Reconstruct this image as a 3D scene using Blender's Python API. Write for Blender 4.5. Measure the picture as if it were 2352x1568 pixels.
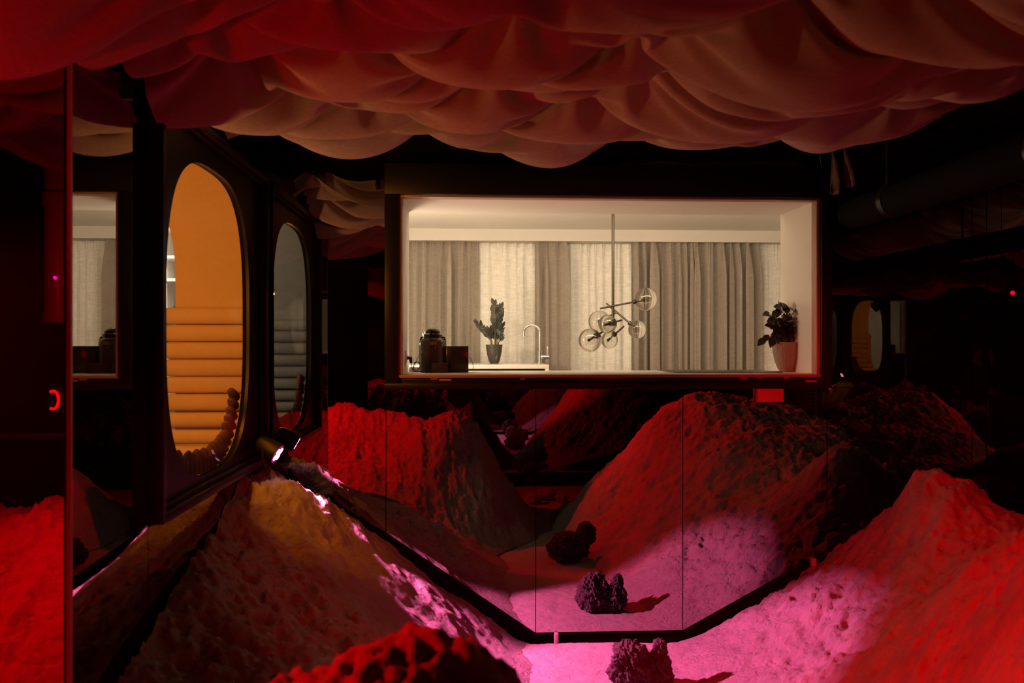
import bpy, bmesh, math, random
import numpy as np
from mathutils import Vector, Matrix, Euler

random.seed(7)
for _o in list(bpy.data.objects):
    bpy.data.objects.remove(_o)
S = bpy.context.scene
C = S.collection
PI = math.pi

# ------------------------------------------------------------------ camera, world, light, exposure
EYE = 1.72            # lens height above the sand floor
FPX = 2000.0          # focal length in pixels of the 2352 wide frame
YAW = math.atan(0.0531)
cam_d = bpy.data.cameras.new('camera')
cam = bpy.data.objects.new('camera', cam_d)
C.objects.link(cam)
cam_d.sensor_width = 36.0
cam_d.lens = 36.0 * FPX / 2352.0
cam_d.shift_y = (790 - 784) / 2352.0
cam_d.clip_start = 0.05
cam.location = (0, 0, EYE)
cam.rotation_euler = (PI / 2, 0, -YAW)
cam_d.dof.use_dof = True
cam_d.dof.focus_distance = 6.3
cam_d.dof.aperture_fstop = 2.6
S.camera = cam

w = bpy.data.worlds.new('world')
S.world = w
w.use_nodes = True
w.node_tree.nodes['Background'].inputs[0].default_value = (0, 0, 0, 1)
w.node_tree.nodes['Background'].inputs[1].default_value = 0.0

S.view_settings.view_transform = 'Standard'
S.view_settings.look = 'None'
S.view_settings.gamma = 1.0
S.view_settings.use_curve_mapping = False
S.view_settings.exposure = 0.0
try:
    S.cycles.use_denoising = True
    S.cycles.max_bounces = 10
    S.cycles.glossy_bounces = 8
    S.cycles.diffuse_bounces = 4
    S.cycles.transmission_bounces = 8
    S.cycles.transparent_max_bounces = 16
    S.cycles.caustics_reflective = False
    S.cycles.caustics_refractive = False
    S.cycles.sample_clamp_indirect = 6.0
except Exception:
    pass


def lamp(name, kind, loc, power, color, target=None, size=0.1, size_y=None, angle=None, blend=0.3):
    d = bpy.data.lights.new(name, kind)
    d.energy = power
    d.color = color
    if kind == 'AREA':
        d.size = size
        if size_y:
            d.shape = 'RECTANGLE'
            d.size_y = size_y
    else:
        d.shadow_soft_size = size
    if kind == 'SPOT':
        d.spot_size = math.radians(angle)
        d.spot_blend = blend
    o = bpy.data.objects.new(name, d)
    C.objects.link(o)
    o.location = loc
    if target is not None:
        o.rotation_euler = (Vector(target) - Vector(loc)).to_track_quat('-Z', 'Y').to_euler()
    return o


WARM = (1.0, 0.77, 0.53)
RED = (1.0, 0.0, 0.003)
# kitchen lamp behind the window and an added light for the curtains
lamp('kitchen_lamp', 'POINT', (-0.56, 6.15, 1.80), 44, WARM, size=0.10)
lamp('curtain_fill', 'AREA', (1.0, 5.72, 2.66), 45, WARM, (1.0, 8.1, 1.7), 3.2, 0.12)  # added unseen strip that brightens the curtains without spilling out
# red floods of the installation, with added red fills
RED_A, RED_A_TO = (-1.95, 2.25, 2.2), (-0.5, 2.2, 0.35)
RED_B, RED_B_TO = (0.2, 0.8, 2.28), (2.25, 3.5, 0.60)
lamp('red_flood', 'SPOT', RED_A, 380, RED, RED_A_TO, 0.02, angle=112, blend=0.8)
lamp('red_flood', 'SPOT', RED_B, 640, RED, RED_B_TO, 0.02, angle=60, blend=0.8)
lamp('red_fill', 'SPOT', (1.65, 1.15, 2.3), 170, RED, (0.0, 4.6, 0.25), 0.012, angle=46, blend=0.8)  # added fill without a fixture, reddens the left dune
lamp('red_bay_fill', 'POINT', (-2.35, 0.1, 2.1), 5, RED, size=0.008)  # added point without a fixture, brings out the pipe in the bay
lamp('red_uplight', 'SPOT', (-2.7, 1.0, 1.25), 75, RED, (-1.25, 2.3, 2.7), 0.03, angle=48, blend=0.7)
# magenta spot on the dune in the corner
PINK_AT = Vector((-1.02, 4.74, 1.135))
PINK_TO = Vector((0.95, 4.38, -0.02))
lamp('magenta_spot', 'SPOT', PINK_AT + (PINK_TO - PINK_AT).normalized() * 0.035, 1050, (1.0, 0.125, 0.40), PINK_TO, 0.02, angle=41, blend=0.5)
# amber light of the lounge behind the oval window, with added fills
lamp('amber_lamp', 'SPOT', (-1.46, 3.32, 2.10), 62, (1.0, 0.30, 0.012), (-1.43, 4.95, 1.85), 0.012, angle=100, blend=0.5)
lamp('bench_fill', 'SPOT', (-2.4, 4.6, 2.6), 75, (1.0, 0.82, 0.55), (-1.6, 2.8, 1.7), 0.1, angle=75, blend=0.5)  # added neutral light, brightens the grey bench for its reflection
lamp('drape_fill', 'SPOT', (-1.95, 3.95, 1.30), 78, (1.0, 0.43, 0.155), (0.25, 3.72, 2.95), 0.06, angle=82, blend=0.6)  # added unseen light through the oval, warms the ceiling fabric
lamp('amber_dune_fill', 'SPOT', (-1.47, 4.25, 2.6), 120, (1.0, 0.24, 0.008), (-0.93, 4.5, 1.02), 0.05, angle=23, blend=0.9)  # added spot that makes the amber patch on the left dune
lamp('shelf_lamp', 'AREA', (-2.1, 5.6, 2.4), 12, (1.0, 0.86, 0.66), (-2.2, 6.4, 1.6), 0.5, 0.3)


def P(px, py, Y):
    """the point at depth Y of the room that the photograph shows at (px, py)"""
    u = (px - 1176.0) / FPX
    t = math.tan(YAW)
    r = (u + t) / (1 - u * t)
    x = r * Y
    zc = Y * math.cos(YAW) + x * math.sin(YAW)
    return Vector((x, Y, EYE - (py - 790.0) / FPX * zc))


# ------------------------------------------------------------------ materials
def nodes_of(name):
    m = bpy.data.materials.new(name)
    m.use_nodes = True
    nt = m.node_tree
    nt.nodes.clear()
    out = nt.nodes.new('ShaderNodeOutputMaterial')
    return m, nt, out


def N(nt, t, **kw):
    n = nt.nodes.new(t)
    for k, v in kw.items():
        if k in n.inputs.keys():
            n.inputs[k].default_value = v
        else:
            setattr(n, k, v)
    return n


def coords(nt, scale=(1, 1, 1)):
    tc = N(nt, 'ShaderNodeTexCoord')
    mp = N(nt, 'ShaderNodeMapping')
    mp.inputs['Scale'].default_value = scale
    nt.links.new(tc.outputs['Object'], mp.inputs['Vector'])
    return mp.outputs['Vector']


def plain(name, col, rough=0.5, metal=0.0, var=0.12, vscale=14.0, bump=0.0, bscale=60.0, spec=0.5, stretch=(1, 1, 1), sheen=0.0):
    m, nt, out = nodes_of(name)
    b = N(nt, 'ShaderNodeBsdfPrincipled')
    b.inputs['Roughness'].default_value = rough
    b.inputs['Metallic'].default_value = metal
    b.inputs['Specular IOR Level'].default_value = spec
    if sheen:
        b.inputs['Sheen Weight'].default_value = sheen
        b.inputs['Sheen Roughness'].default_value = 0.4
    v = coords(nt, stretch)
    n = N(nt, 'ShaderNodeTexNoise', Scale=vscale, Detail=4.0)
    nt.links.new(v, n.inputs['Vector'])
    mx = N(nt, 'ShaderNodeMix', data_type='RGBA')
    mx.inputs['A'].default_value = (*[c * (1 - var) for c in col], 1)
    mx.inputs['B'].default_value = (*[min(1, c * (1 + var)) for c in col], 1)
    nt.links.new(n.outputs['Fac'], mx.inputs['Factor'])
    nt.links.new(mx.outputs['Result'], b.inputs['Base Color'])
    if bump:
        n2 = N(nt, 'ShaderNodeTexNoise', Scale=bscale, Detail=5.0)
        nt.links.new(v, n2.inputs['Vector'])
        bp = N(nt, 'ShaderNodeBump', Strength=bump, Distance=0.01)
        nt.links.new(n2.outputs['Fac'], bp.inputs['Height'])
        nt.links.new(bp.outputs['Normal'], b.inputs['Normal'])
    nt.links.new(b.outputs['BSDF'], out.inputs['Surface'])
    return m


def mirror(name, col, rough=0.0):
    m, nt, out = nodes_of(name)
    g = N(nt, 'ShaderNodeBsdfAnisotropic')
    g.inputs['Color'].default_value = (*col, 1)
    g.inputs['Roughness'].default_value = rough
    d = N(nt, 'ShaderNodeBsdfDiffuse')
    n = N(nt, 'ShaderNodeTexNoise', Scale=3.0, Detail=3.0)
    nt.links.new(coords(nt), n.inputs['Vector'])
    r = N(nt, 'ShaderNodeValToRGB')
    r.color_ramp.elements[0].color = (0.0008, 0.0008, 0.0008, 1)
    r.color_ramp.elements[1].color = (0.0022, 0.0020, 0.0020, 1)
    nt.links.new(n.outputs['Fac'], r.inputs['Fac'])
    nt.links.new(r.outputs['Color'], d.inputs['Color'])
    a = N(nt, 'ShaderNodeAddShader')
    nt.links.new(g.outputs['BSDF'], a.inputs[0])
    nt.links.new(d.outputs['BSDF'], a.inputs[1])
    nt.links.new(a.outputs['Shader'], out.inputs['Surface'])
    return m


def thin_glass(name, tint=(1, 1, 1), refl=0.035, grazing=0.5, bend=0.0):
    m, nt, out = nodes_of(name)
    if bend:
        t = N(nt, 'ShaderNodeBsdfRefraction', IOR=bend)
        t.inputs['Roughness'].default_value = 0.0
    else:
        t = N(nt, 'ShaderNodeBsdfTransparent')
    t.inputs['Color'].default_value = (*tint, 1)
    g = N(nt, 'ShaderNodeBsdfAnisotropic')
    g.inputs['Roughness'].default_value = 0.0
    lw = N(nt, 'ShaderNodeLayerWeight', Blend=0.5)
    pw = N(nt, 'ShaderNodeMath', operation='POWER')
    pw.inputs[1].default_value = 5.0
    nt.links.new(lw.outputs['Facing'], pw.inputs[0])
    f = N(nt, 'ShaderNodeMath', operation='MULTIPLY_ADD')
    f.inputs[1].default_value = grazing
    f.inputs[2].default_value = refl
    nt.links.new(pw.outputs['Value'], f.inputs[0])
    n = N(nt, 'ShaderNodeTexNoise', Scale=2.0)
    nt.links.new(coords(nt), n.inputs['Vector'])
    bp = N(nt, 'ShaderNodeBump', Strength=0.02, Distance=0.005)
    nt.links.new(n.outputs['Fac'], bp.inputs['Height'])
    nt.links.new(bp.outputs['Normal'], g.inputs['Normal'])
    mx = N(nt, 'ShaderNodeMixShader')
    nt.links.new(f.outputs['Value'], mx.inputs['Fac'])
    nt.links.new(t.outputs['BSDF'], mx.inputs[1])
    nt.links.new(g.outputs['BSDF'], mx.inputs[2])
    nt.links.new(mx.outputs['Shader'], out.inputs['Surface'])
    return m


def glow(name, col, strength):
    m, nt, out = nodes_of(name)
    e = N(nt, 'ShaderNodeEmission', Strength=strength)
    e.inputs['Color'].default_value = (*col, 1)
    nt.links.new(e.outputs['Emission'], out.inputs['Surface'])
    return m


def sand_material(name, base, grain=1.0):
    m, nt, out = nodes_of(name)
    b = N(nt, 'ShaderNodeBsdfPrincipled')
    b.inputs['Roughness'].default_value = 0.95
    b.inputs['Specular IOR Level'].default_value = 0.15
    v = coords(nt)
    n1 = N(nt, 'ShaderNodeTexNoise', Scale=5.0, Detail=6.0, Roughness=0.65)
    n2 = N(nt, 'ShaderNodeTexNoise', Scale=38.0, Detail=8.0, Roughness=0.72)
    vo = N(nt, 'ShaderNodeTexVoronoi', Scale=30.0)
    n3 = N(nt, 'ShaderNodeTexNoise', Scale=260.0, Detail=3.0)
    dist = N(nt, 'ShaderNodeMix', data_type='RGBA')
    dist.inputs['Factor'].default_value = 0.12
    nt.links.new(v, dist.inputs['A'])
    nt.links.new(n1.outputs['Color'], dist.inputs['B'])
    for n in (n1, n2, n3):
        nt.links.new(v, n.inputs['Vector'])
    nt.links.new(dist.outputs['Result'], vo.inputs['Vector'])
    pit = N(nt, 'ShaderNodeMapRange')
    pit.inputs['From Min'].default_value = 0.12
    pit.inputs['From Max'].default_value = 0.42
    nt.links.new(vo.outputs['Distance'], pit.inputs['Value'])
    mul = N(nt, 'ShaderNodeMath', operation='MULTIPLY_ADD')
    nt.links.new(pit.outputs['Result'], mul.inputs[0])
    mul.inputs[1].default_value = 0.45
    nt.links.new(n2.outputs['Fac'], mul.inputs[2])
    add = N(nt, 'ShaderNodeMath', operation='MULTIPLY_ADD')
    nt.links.new(n3.outputs['Fac'], add.inputs[0])
    add.inputs[1].default_value = 0.18
    nt.links.new(mul.outputs['Value'], add.inputs[2])
    bp = N(nt, 'ShaderNodeBump', Strength=0.75 * grain, Distance=0.022)
    nt.links.new(add.outputs['Value'], bp.inputs['Height'])
    nt.links.new(bp.outputs['Normal'], b.inputs['Normal'])
    cr = N(nt, 'ShaderNodeValToRGB')
    cr.color_ramp.elements[0].position = 0.32
    cr.color_ramp.elements[0].color = (*[c * 0.72 for c in base], 1)
    cr.color_ramp.elements[1].position = 0.7
    cr.color_ramp.elements[1].color = (*[min(1, c * 1.12) for c in base], 1)
    mixn = N(nt, 'ShaderNodeMath', operation='MULTIPLY_ADD')
    nt.links.new(n2.outputs['Fac'], mixn.inputs[0])
    mixn.inputs[1].default_value = 0.5
    sub = N(nt, 'ShaderNodeMath', operation='MULTIPLY')
    nt.links.new(n1.outputs['Fac'], sub.inputs[0])
    sub.inputs[1].default_value = 0.5
    nt.links.new(sub.outputs['Value'], mixn.inputs[2])
    nt.links.new(mixn.outputs['Value'], cr.inputs['Fac'])
    nt.links.new(cr.outputs['Color'], b.inputs['Base Color'])
    nt.links.new(b.outputs['BSDF'], out.inputs['Surface'])
    return m


def cloth_material(name, col, weave=320.0, transl=0.0, bump=0.15):
    m, nt, out = nodes_of(name)
    d = N(nt, 'ShaderNodeBsdfDiffuse', Roughness=0.6)
    v = coords(nt)
    wa = N(nt, 'ShaderNodeTexNoise', Scale=weave, Detail=2.0)
    nt.links.new(coords(nt, (1, 1, 0.12)), wa.inputs['Vector'])
    wb = N(nt, 'ShaderNodeTexNoise', Scale=weave * 0.5, Detail=2.0)
    nt.links.new(coords(nt, (0.12, 0.12, 1)), wb.inputs['Vector'])
    ad = N(nt, 'ShaderNodeMath', operation='ADD')
    nt.links.new(wa.outputs['Fac'], ad.inputs[0])
    nt.links.new(wb.outputs['Fac'], ad.inputs[1])
    cr = N(nt, 'ShaderNodeMapRange')
    cr.inputs['From Min'].default_value = 0.7
    cr.inputs['From Max'].default_value = 1.3
    nt.links.new(ad.outputs['Value'], cr.inputs['Value'])
    mx = N(nt, 'ShaderNodeMix', data_type='RGBA')
    mx.inputs['A'].default_value = (*[c * 0.82 for c in col], 1)
    mx.inputs['B'].default_value = (*[min(1, c * 1.1) for c in col], 1)
    nt.links.new(cr.outputs['Result'], mx.inputs['Factor'])
    nt.links.new(mx.outputs['Result'], d.inputs['Color'])
    bp = N(nt, 'ShaderNodeBump', Strength=bump, Distance=0.003)
    nt.links.new(ad.outputs['Value'], bp.inputs['Height'])
    nt.links.new(bp.outputs['Normal'], d.inputs['Normal'])
    last = d.outputs['BSDF']
    if transl:
        t = N(nt, 'ShaderNodeBsdfTranslucent')
        nt.links.new(mx.outputs['Result'], t.inputs['Color'])
        ms = N(nt, 'ShaderNodeMixShader')
        ms.inputs['Fac'].default_value = transl
        nt.links.new(last, ms.inputs[1])
        nt.links.new(t.outputs['BSDF'], ms.inputs[2])
        last = ms.outputs['Shader']
    nt.links.new(last, out.inputs['Surface'])
    return m


M = {}
M['mirror'] = mirror('dark_mirror', (0.43, 0.41, 0.39))
M['black'] = plain('matt_black_paint', (0.006, 0.0055, 0.0055), 0.9, spec=0.05, bump=0.1)
M['frame'] = plain('black_lacquer', (0.011, 0.0095, 0.009), 0.38, spec=0.22, bump=0.05, bscale=120)
M['frame_lip'] = plain('brown_edge_strip', (0.36, 0.22, 0.15), 0.45)
M['box_redlit'] = plain('pale_casing_red_light', (0.50, 0.075, 0.07), 0.5)  # red flood light put into the colour of a pale box
M['tape'] = plain('torn_tape', (0.45, 0.3, 0.2), 0.5)
M['sand'] = sand_material('packed_sand', (0.31, 0.285, 0.26))
M['sandfloor'] = sand_material('loose_sand', (0.36, 0.335, 0.31), 0.45)
M['rock'] = sand_material('lava_rock', (0.17, 0.14, 0.14), 1.8)
M['rock_in_shade'] = sand_material('lava_rock_in_shade', (0.06, 0.055, 0.055), 1.2)  # rock colour darkened to stand for missing light
M['fabric'] = cloth_material('draped_velvet', (0.62, 0.48, 0.38), 620, 0.30, bump=0.05)
M['linen'] = cloth_material('greige_linen', (0.38, 0.33, 0.275), 260, 0.05)
M['sheer'] = cloth_material('white_sheer', (0.88, 0.86, 0.80), 200, 0.12)
M['white'] = plain('white_plaster', (0.80, 0.78, 0.74), 0.8, var=0.03)
M['reveal'] = plain('satin_white_panel', (0.70, 0.66, 0.60), 0.22, var=0.03, stretch=(8, 8, 1))
M['counter'] = plain('pale_stone_counter', (0.66, 0.62, 0.56), 0.3, var=0.06)
M['cabinet'] = plain('taupe_cabinet_front', (0.42, 0.37, 0.31), 0.4, var=0.03)
M['wood'] = plain('kitchen_floor_wood', (0.30, 0.2, 0.12), 0.45, stretch=(1, 8, 1))
M['glass'] = thin_glass('window_glass')
M['globe'] = thin_glass('globe_glass', (0.93, 0.92, 0.89), 0.05, 0.75, 1.13)
M['bronze'] = plain('dark_bronze', (0.07, 0.055, 0.04), 0.4, metal=0.7)
M['chrome'] = plain('chrome', (0.8, 0.79, 0.76), 0.12, metal=1.0, var=0.02)
M['leaf'] = plain('glossy_leaf', (0.017, 0.019, 0.010), 0.45, var=0.35, vscale=9)
M['leafdark'] = plain('dark_leaf', (0.035, 0.045, 0.028), 0.25, var=0.4, vscale=9)
M['stem'] = plain('plant_stem', (0.10, 0.09, 0.045), 0.5)
M['soil'] = plain('potting_soil', (0.03, 0.022, 0.016), 0.95, bump=0.6)
M['potgrey'] = plain('grey_glazed_pot', (0.042, 0.038, 0.028), 0.25, var=0.2, vscale=7)
M['potribbed'] = plain('ribbed_clay_pot', (0.36, 0.28, 0.21), 0.6, var=0.3, vscale=12, stretch=(14, 14, 1), bump=0.6, bscale=22)
M['plastic'] = plain('black_plastic', (0.016, 0.013, 0.012), 0.22, var=0.1)
M['plasticmatt'] = plain('matt_black_plastic', (0.012, 0.010, 0.010), 0.5, var=0.1)
M['smoke'] = plain('smoked_glass', (0.085, 0.060, 0.045), 0.08, var=0.1)
M['orange'] = plain('tan_leather', (0.80, 0.57, 0.32), 0.55, var=0.03, bump=0.06, bscale=200, spec=0.2)
M['grey_leather'] = plain('grey_leather', (0.40, 0.40, 0.37), 0.5, var=0.04)
M['fringe'] = plain('ribbed_brown_trim', (0.11, 0.055, 0.04), 0.8, var=0.2, bump=0.3, bscale=90)
M['whiteglaze'] = plain('white_glaze', (0.8, 0.78, 0.74), 0.2, var=0.03)
M['darkglaze'] = plain('dark_glaze', (0.05, 0.05, 0.04), 0.15)
M['crumple'] = plain('dark_foil', (0.14, 0.125, 0.11), 0.35, bump=0.5, bscale=18)
M['pipe'] = plain('painted_pipe', (0.35, 0.3, 0.28), 0.4)
M['led_pink'] = glow('magenta_led', (1.0, 0.42, 0.75), 9.0)
M['led_red'] = glow('red_led', (1.0, 0.0, 0.004), 2.2)
M['led_dot'] = glow('red_indicator', (1.0, 0.03, 0.02), 0.8)
M['lens_ring'] = glow('magenta_lens_ring', (1.0, 0.05, 0.35), 0.35)


# ------------------------------------------------------------------ mesh helpers
def obj(name, bm, mat, parent=None, smooth=True, angle=40):
    me = bpy.data.meshes.new(name)
    bm.normal_update()
    bm.to_mesh(me)
    bm.free()
    o = bpy.data.objects.new(name, me)
    C.objects.link(o)
    me.materials.append(mat)
    if smooth:
        me.shade_smooth()
        try:
            me.set_sharp_from_angle(angle=math.radians(angle))
        except Exception:
            pass
    if parent is not None:
        o.parent = parent
    return o


def grid_obj(name, V, nx, ny, mat, parent=None, keep=None):
    """V: (ny, nx, 3) array of points"""
    me = bpy.data.meshes.new(name)
    idx = np.arange(nx * ny).reshape(ny, nx)
    q = np.stack([idx[:-1, :-1], idx[:-1, 1:], idx[1:, 1:], idx[1:, :-1]], -1).reshape(-1, 4)
    v = V.reshape(-1, 3)
    if keep is not None:
        k = keep.reshape(-1)
        q = q[k[q].any(1)]
        used = np.zeros(len(v), bool)
        used[q.reshape(-1)] = True
        remap = np.cumsum(used) - 1
        v = v[used]
        q = remap[q]
    me.from_pydata(v.tolist(), [], q.tolist())
    me.update()
    me.shade_smooth()
    me.materials.append(mat)
    o = bpy.data.objects.new(name, me)
    C.objects.link(o)
    if parent is not None:
        o.parent = parent
    return o


def thing(name, label, cat, loc=(0, 0, 0), group=None):
    o = bpy.data.objects.new(name, None)
    o.empty_display_size = 0.05
    C.objects.link(o)
    o.location = loc
    return tag(o, label, cat, group)


def tag(o, label, cat, group=None):
    o['label'] = label
    o['category'] = cat
    if group:
        o['group'] = group
    return o


def struct(o):
    o['kind'] = 'structure'
    return o


def put(part, root):
    """parent a part built in world coordinates to its thing"""
    part.parent = root
    part.location = -Vector(root.location)
    return part


def box(bm, a, b, bevel=0.0):
    a, b = Vector(a), Vector(b)
    mt = Matrix.Translation((a + b) / 2) @ Matrix.Diagonal((*(abs(b[i] - a[i]) for i in range(3)), 1))
    r = bmesh.ops.create_cube(bm, size=1.0, matrix=mt)
    if bevel:
        es = list({e for v in r['verts'] for e in v.link_edges})
        bmesh.ops.bevel(bm, geom=es, offset=bevel, segments=2, affect='EDGES', profile=0.5)


def box_bm(a, b, bevel=0.0):
    bm = bmesh.new()
    box(bm, a, b, bevel)
    return bm


def frame_axes(d):
    d = d.normalized()
    up = Vector((0, 0, 1)) if abs(d.z) < 0.9 else Vector((1, 0, 0))
    a = d.cross(up).normalized()
    return a, d.cross(a).normalized()


def tube(bm, pts, r, seg=10, caps=True):
    pts = [Vector(p) for p in pts]
    rs = r if isinstance(r, (list, tuple)) else [r] * len(pts)
    rings = []
    prev = None
    for i, p in enumerate(pts):
        d = (pts[min(i + 1, len(pts) - 1)] - pts[max(i - 1, 0)])
        if prev is None:
            a, b = frame_axes(d)
        else:
            dn = d.normalized()
            a = (prev - dn * prev.dot(dn))
            a = a.normalized() if a.length > 1e-6 else frame_axes(d)[0]
            b = dn.cross(a)
        prev = a
        rings.append([bm.verts.new(p + (a * math.cos(t) + b * math.sin(t)) * rs[i]) for t in [2 * PI * k / seg for k in range(seg)]])
    for i in range(len(rings) - 1):
        for k in range(seg):
            bm.faces.new((rings[i][k], rings[i][(k + 1) % seg], rings[i + 1][(k + 1) % seg], rings[i + 1][k]))
    if caps:
        bm.faces.new(rings[0][::-1])
        bm.faces.new(rings[-1])


def tube_bm(pts, r, seg=10):
    bm = bmesh.new()
    tube(bm, pts, r, seg)
    return bm


def lathe(bm, prof, origin=(0, 0, 0), seg=32, ribs=0, depth=0.0):
    o = Vector(origin)
    rings = []
    for (r, z) in prof:
        ring = []
        for k in range(seg):
            t = 2 * PI * k / seg
            rr = r * (1 + (depth * math.cos(ribs * t) if ribs else 0))
            ring.append(bm.verts.new(o + Vector((rr * math.cos(t), rr * math.sin(t), z))))
        rings.append(ring)
    for i in range(len(rings) - 1):
        for k in range(seg):
            bm.faces.new((rings[i][k], rings[i][(k + 1) % seg], rings[i + 1][(k + 1) % seg], rings[i + 1][k]))
    if prof[0][0] > 1e-5:
        bm.faces.new(rings[0][::-1])
    if prof[-1][0] > 1e-5:
        bm.faces.new(rings[-1])
    bmesh.ops.remove_doubles(bm, verts=bm.verts, dist=1e-6)


def lathe_bm(prof, origin=(0, 0, 0), seg=32, ribs=0, depth=0.0):
    bm = bmesh.new()
    lathe(bm, prof, origin, seg, ribs, depth)
    return bm


def prism(bm, poly, off):
    """poly: list of Vectors in a plane; off: extrusion vector"""
    off = Vector(off)
    a = [bm.verts.new(p) for p in poly]
    b = [bm.verts.new(Vector(p) + off) for p in poly]
    bm.faces.new(a)
    bm.faces.new(b[::-1])
    n = len(a)
    for i in range(n):
        bm.faces.new((a[i], b[i], b[(i + 1) % n], a[(i + 1) % n]))
    bmesh.ops.recalc_face_normals(bm, faces=bm.faces)


def bezier(p0, p1, p2, p3, n=12):
    p0, p1, p2, p3 = map(Vector, (p0, p1, p2, p3))
    return [p0 * (1 - t) ** 3 + p1 * 3 * t * (1 - t) ** 2 + p2 * 3 * t * t * (1 - t) + p3 * t ** 3 for t in [i / n for i in range(n + 1)]]


def superellipse(cy, cz, a, b, n, count):
    out = []
    for k in range(count):
        t = 2 * PI * k / count
        c, s = math.cos(t), math.sin(t)
        out.append((cy + a * math.copysign(abs(c) ** (2 / n), c), cz + b * math.copysign(abs(s) ** (2 / n), s)))
    return out


# ------------------------------------------------------------------ noise for the sand
def perlin(x, y, seed=0):
    rng = np.random.RandomState(seed)
    g = rng.rand(256) * 2 * PI
    gx, gy = np.cos(g), np.sin(g)
    perm = rng.permutation(256)
    xi, yi = np.floor(x).astype(int), np.floor(y).astype(int)
    xf, yf = x - xi, y - yi

    def grad(ix, iy, dx, dy):
        h = perm[(perm[ix & 255] + iy) & 255]
        return gx[h] * dx + gy[h] * dy
    u = xf * xf * xf * (xf * (xf * 6 - 15) + 10)
    v = yf * yf * yf * (yf * (yf * 6 - 15) + 10)
    n00, n10 = grad(xi, yi, xf, yf), grad(xi + 1, yi, xf - 1, yf)
    n01, n11 = grad(xi, yi + 1, xf, yf - 1), grad(xi + 1, yi + 1, xf - 1, yf - 1)
    return (n00 * (1 - u) + n10 * u) * (1 - v) + (n01 * (1 - u) + n11 * u) * v


def fbm(x, y, f, octs, seed, ridged=False, gain=0.5):
    s, a = 0, 1.0
    for o in range(octs):
        n = perlin(x * f, y * f, seed + o)
        s = s + a * ((0.5 - np.abs(n)) if ridged else n)
        f *= 2.03
        a *= gain
    return s


def worley(x, y, seed=0):
    rng = np.random.RandomState(seed)
    px, py = rng.rand(1024), rng.rand(1024)
    xi, yi = np.floor(x).astype(int), np.floor(y).astype(int)
    best = np.full(x.shape, 9.0)
    for dx in (-1, 0, 1):
        for dy in (-1, 0, 1):
            h = ((xi + dx) * 73 + (yi + dy) * 179) & 1023
            d = np.hypot(xi + dx + px[h] - x, yi + dy + py[h] - y)
            best = np.minimum(best, d)
    return best


def tps(pts):
    """thin plate spline through (x, y, z) points"""
    A = np.array(pts, float)
    n = len(A)
    d = np.hypot(A[:, None, 0] - A[None, :, 0], A[:, None, 1] - A[None, :, 1])
    K = np.where(d > 0, d * d * np.log(np.maximum(d, 1e-9)), 0) + np.eye(n) * 2e-3
    Pm = np.hstack([np.ones((n, 1)), A[:, :2]])
    L = np.zeros((n + 3, n + 3))
    L[:n, :n] = K
    L[:n, n:] = Pm
    L[n:, :n] = Pm.T
    sol = np.linalg.solve(L, np.concatenate([A[:, 2], np.zeros(3)]))

    def f(x, y):
        z = sol[n] + sol[n + 1] * x + sol[n + 2] * y
        for i in range(n):
            r = np.hypot(x - A[i, 0], y - A[i, 1])
            z = z + sol[i] * r * r * np.log(np.maximum(r, 1e-9))
        return z
    return f


DUNES = {}


def dune(name, label, pts, x0, x1, y0, y1, step, seed, rough=1.0, holes=1.0, calm=None, low=-0.02, flow=(0.0, 1.0), mask=None):
    f = tps(pts)
    nx, ny = int((x1 - x0) / step) + 1, int((y1 - y0) / step) + 1
    X, Y = np.meshgrid(np.linspace(x0, x1, nx), np.linspace(y0, y1, ny))
    wx = X + 0.05 * fbm(X, Y, 3.0, 3, seed + 50)
    wy = Y + 0.05 * fbm(X, Y, 3.0, 3, seed + 60)
    Z = f(wx, wy)
    amp = np.clip((Z - 0.0) / 0.25, 0.12, 1.0) * rough
    if calm is not None:
        amp = amp * calm(X, Y)
    # gullies that run down the slope
    a = X * flow[1] - Y * flow[0]
    b = X * flow[0] + Y * flow[1]
    Z = Z + amp * (0.050 * fbm(X, Y, 2.0, 3, seed) +
                   0.075 * (fbm(a * 1.0, b * 0.30, 4.5, 4, seed + 10, True) - 0.55) +
                   0.046 * (fbm(wx + 0.03 * fbm(X, Y, 7.0, 2, seed + 41), wy + 0.03 * fbm(X, Y, 7.0, 2, seed + 42), 8.0, 5, seed + 20, True, 0.56) - 0.5) +
                   0.012 * fbm(X, Y, 26.0, 3, seed + 30, False, 0.65))
    wv = worley(wx * 7.5 + 3.1, wy * 7.5, seed)
    hole = np.clip(1 - wv / 0.42, 0, 1)
    wv2 = worley(wx * 17.0 + 1.7, wy * 17.0, seed + 3)
    hole2 = np.clip(1 - wv2 / 0.4, 0, 1)
    pick = np.clip(fbm(X, Y, 2.6, 3, seed + 77) * 4 - 0.2, 0, 1)
    pick2 = np.clip(fbm(X, Y, 3.3, 2, seed + 87) * 3 + 0.1, 0, 1)
    Z = Z - amp * (0.020 * holes * pick * hole ** 1.1 + 0.016 * pick2 * hole2 ** 0.8)
    keep = Z > low
    if mask is not None:
        keep = keep & mask(X, Y)
    o = grid_obj(name, np.stack([X, Y, Z], -1), nx, ny, M['sand'], keep=keep)
    tag(o, label, 'sand dune')
    DUNES[name] = f
    return o


# ------------------------------------------------------------------ the setting
YB = 5.0        # mirrored back wall
XL = -1.157     # left wall
XR = 3.08       # right wall
YR = -0.76      # rear wall
WX0, WX1, WZ0, WZ1 = -0.36, 2.043, 1.544, 2.557   # window opening
FX0, FX1, FZ0, FZ1 = -0.459, 2.129, 1.4625, 2.745  # its frame

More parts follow.
